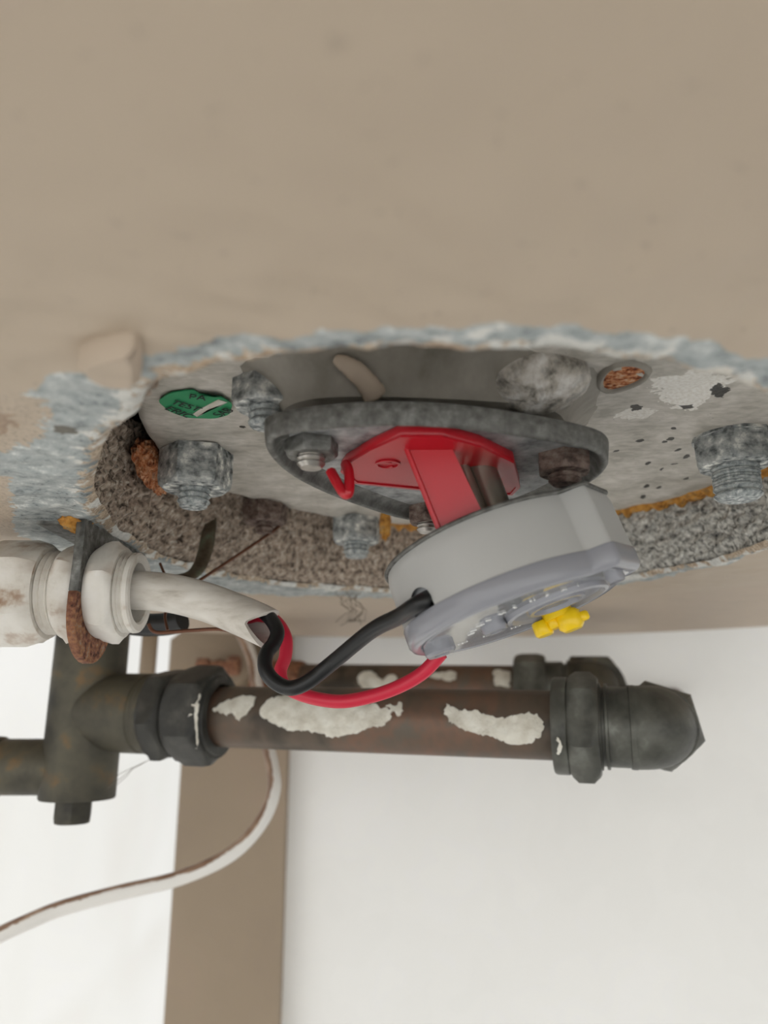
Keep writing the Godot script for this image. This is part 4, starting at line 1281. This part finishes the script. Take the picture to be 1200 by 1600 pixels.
	prism(st, rounded(pts2([-0.0045, -0.0012, 0.0045, -0.0012, 0.0045, 0.0012, -0.0045, 0.0012]), 1), -0.035, 0.0, 0.0003)
	put("strip", st, mats.post_brown, t)
	# cobweb strands under the valve
	t = thing("cobweb", "faint cobweb strands under the dark valve branch", "cobweb", Transform3D(Basis.IDENTITY, Vector3(-0.09497, 1.47816, -0.29000)))
	back = Transform3D(Basis.IDENTITY, -Vector3(-0.09497, 1.47816, -0.29000))
	st = begin()
	tube(st, pts3([-0.10198, 1.47212, -0.29000, -0.09318, 1.47875, -0.28800, -0.08275, 1.48414, -0.28400]), 0.00010, 4)
	tube(st, pts3([-0.10134, 1.47524, -0.29000, -0.09583, 1.47823, -0.28900, -0.08738, 1.48179, -0.28600]), 0.00010, 4)
	tube(st, pts3([-0.09857, 1.47346, -0.29000, -0.09452, 1.47689, -0.28900, -0.09276, 1.47942, -0.28800]), 0.00010, 4)
	var cw := put("strands", st, mats.cobweb, t, back)
	cw.set_meta("kind", "stuff")
	t = thing("cobweb", "dusty cobweb hanging from the ring below the lower zinc nut", "cobweb", Transform3D(Basis.IDENTITY, Vector3(-0.01135, 1.54377, -0.29000)))
	back = Transform3D(Basis.IDENTITY, -Vector3(-0.01135, 1.54377, -0.29000))
	st = begin()
	var nn := noise(161, 40.0, 2)
	for k in 9:
		var strand := PackedVector3Array()
		for j in 9:
			var f := j / 8.0
			strand.append((Vector3(-0.01501, 1.55408, -0.28500)).lerp(Vector3(-0.01137, 1.53438, -0.30000), f) + Vector3(nn.get_noise_2d(k * 9.0, f * 0.06) * 0.012 * f + k * 0.0008 - 0.003, nn.get_noise_2d(f * 0.05, k * 7.0) * 0.004, 0))
		tube(st, strand, 0.00013, 4)
	cw = put("strands", st, mats.cobweb, t, back)
	cw.set_meta("kind", "stuff")


const DIRT_SIDE := 0.08


func blob(called: String, label: String, at: Vector3, size: Vector3, m: Material, seed_: int) -> void:
	var n := noise(seed_, 180.0, 4)
	var st := begin()
	var rows := []
	for i in 17:
		var f := PI * i / 16.0
		var row := PackedVector3Array()
		for j in 28:
			var a := TAU * j / 28
			var q := Vector3(cos(a) * sin(f), cos(f), sin(a) * sin(f))
			row.append(q * size * (1.0 + 0.45 * n.get_noise_3dv(q * 0.012)))
		rows.append(row)
	surf(st, rows, true)
	var o := put(called, st, m, self, Transform3D(Basis.IDENTITY, at))
	tag(o, label, "foam")


func _ready() -> void:
	# camera
	var cam := Camera3D.new()
	cam.name = "camera"
	add_child(cam)
	var lens := CameraAttributesPhysical.new()
	lens.frustum_focal_length = 17.34
	lens.frustum_focus_distance = 0.175
	lens.exposure_aperture = 9.0
	lens.frustum_near = 0.005
	lens.frustum_far = 100.0
	cam.attributes = lens
	cam.position = Vector3(0, 1.5, 0)
	cam.rotation_degrees = Vector3(15.0, 0, 0)
	cam.fov = 69.37
	cam.near = 0.005
	cam.far = 100.0
	# sky and exposure
	var env := Environment.new()
	env.background_mode = Environment.BG_SKY
	var sky := Sky.new()
	var sm := ProceduralSkyMaterial.new()
	sm.sky_top_color = Color(0.84, 0.89, 0.96)
	sm.sky_horizon_color = Color(0.92, 0.94, 0.96)
	sm.ground_horizon_color = Color(0.92, 0.94, 0.96)
	sm.ground_bottom_color = Color(0.6, 0.57, 0.53)
	sm.sun_angle_max = 0.0
	sky.sky_material = sm
	env.sky = sky
	env.tonemap_mode = Environment.TONE_MAPPER_LINEAR
	env.tonemap_exposure = 0.98
	env.sdfgi_enabled = true
	env.ssao_enabled = true
	env.ssil_enabled = true
	var we := WorldEnvironment.new()
	we.name = "environment"
	we.environment = env
	add_child(we)
	var sun := DirectionalLight3D.new()
	sun.name = "sun"
	sun.light_energy = 2.6
	sun.light_color = Color(0.99, 0.99, 0.985)
	sun.light_angular_distance = 0.5
	sun.shadow_enabled = true
	add_child(sun)
	sun.look_at_from_position(Vector3.ZERO, Vector3(-0.42, -1.25, 1.0), Vector3.UP)
	make_materials()
	build_setting()
	build_tank()
	build_plate()
	build_nuts()
	build_clamp()
	build_thermostat()
	build_gland()
	build_pipes()
	build_details()
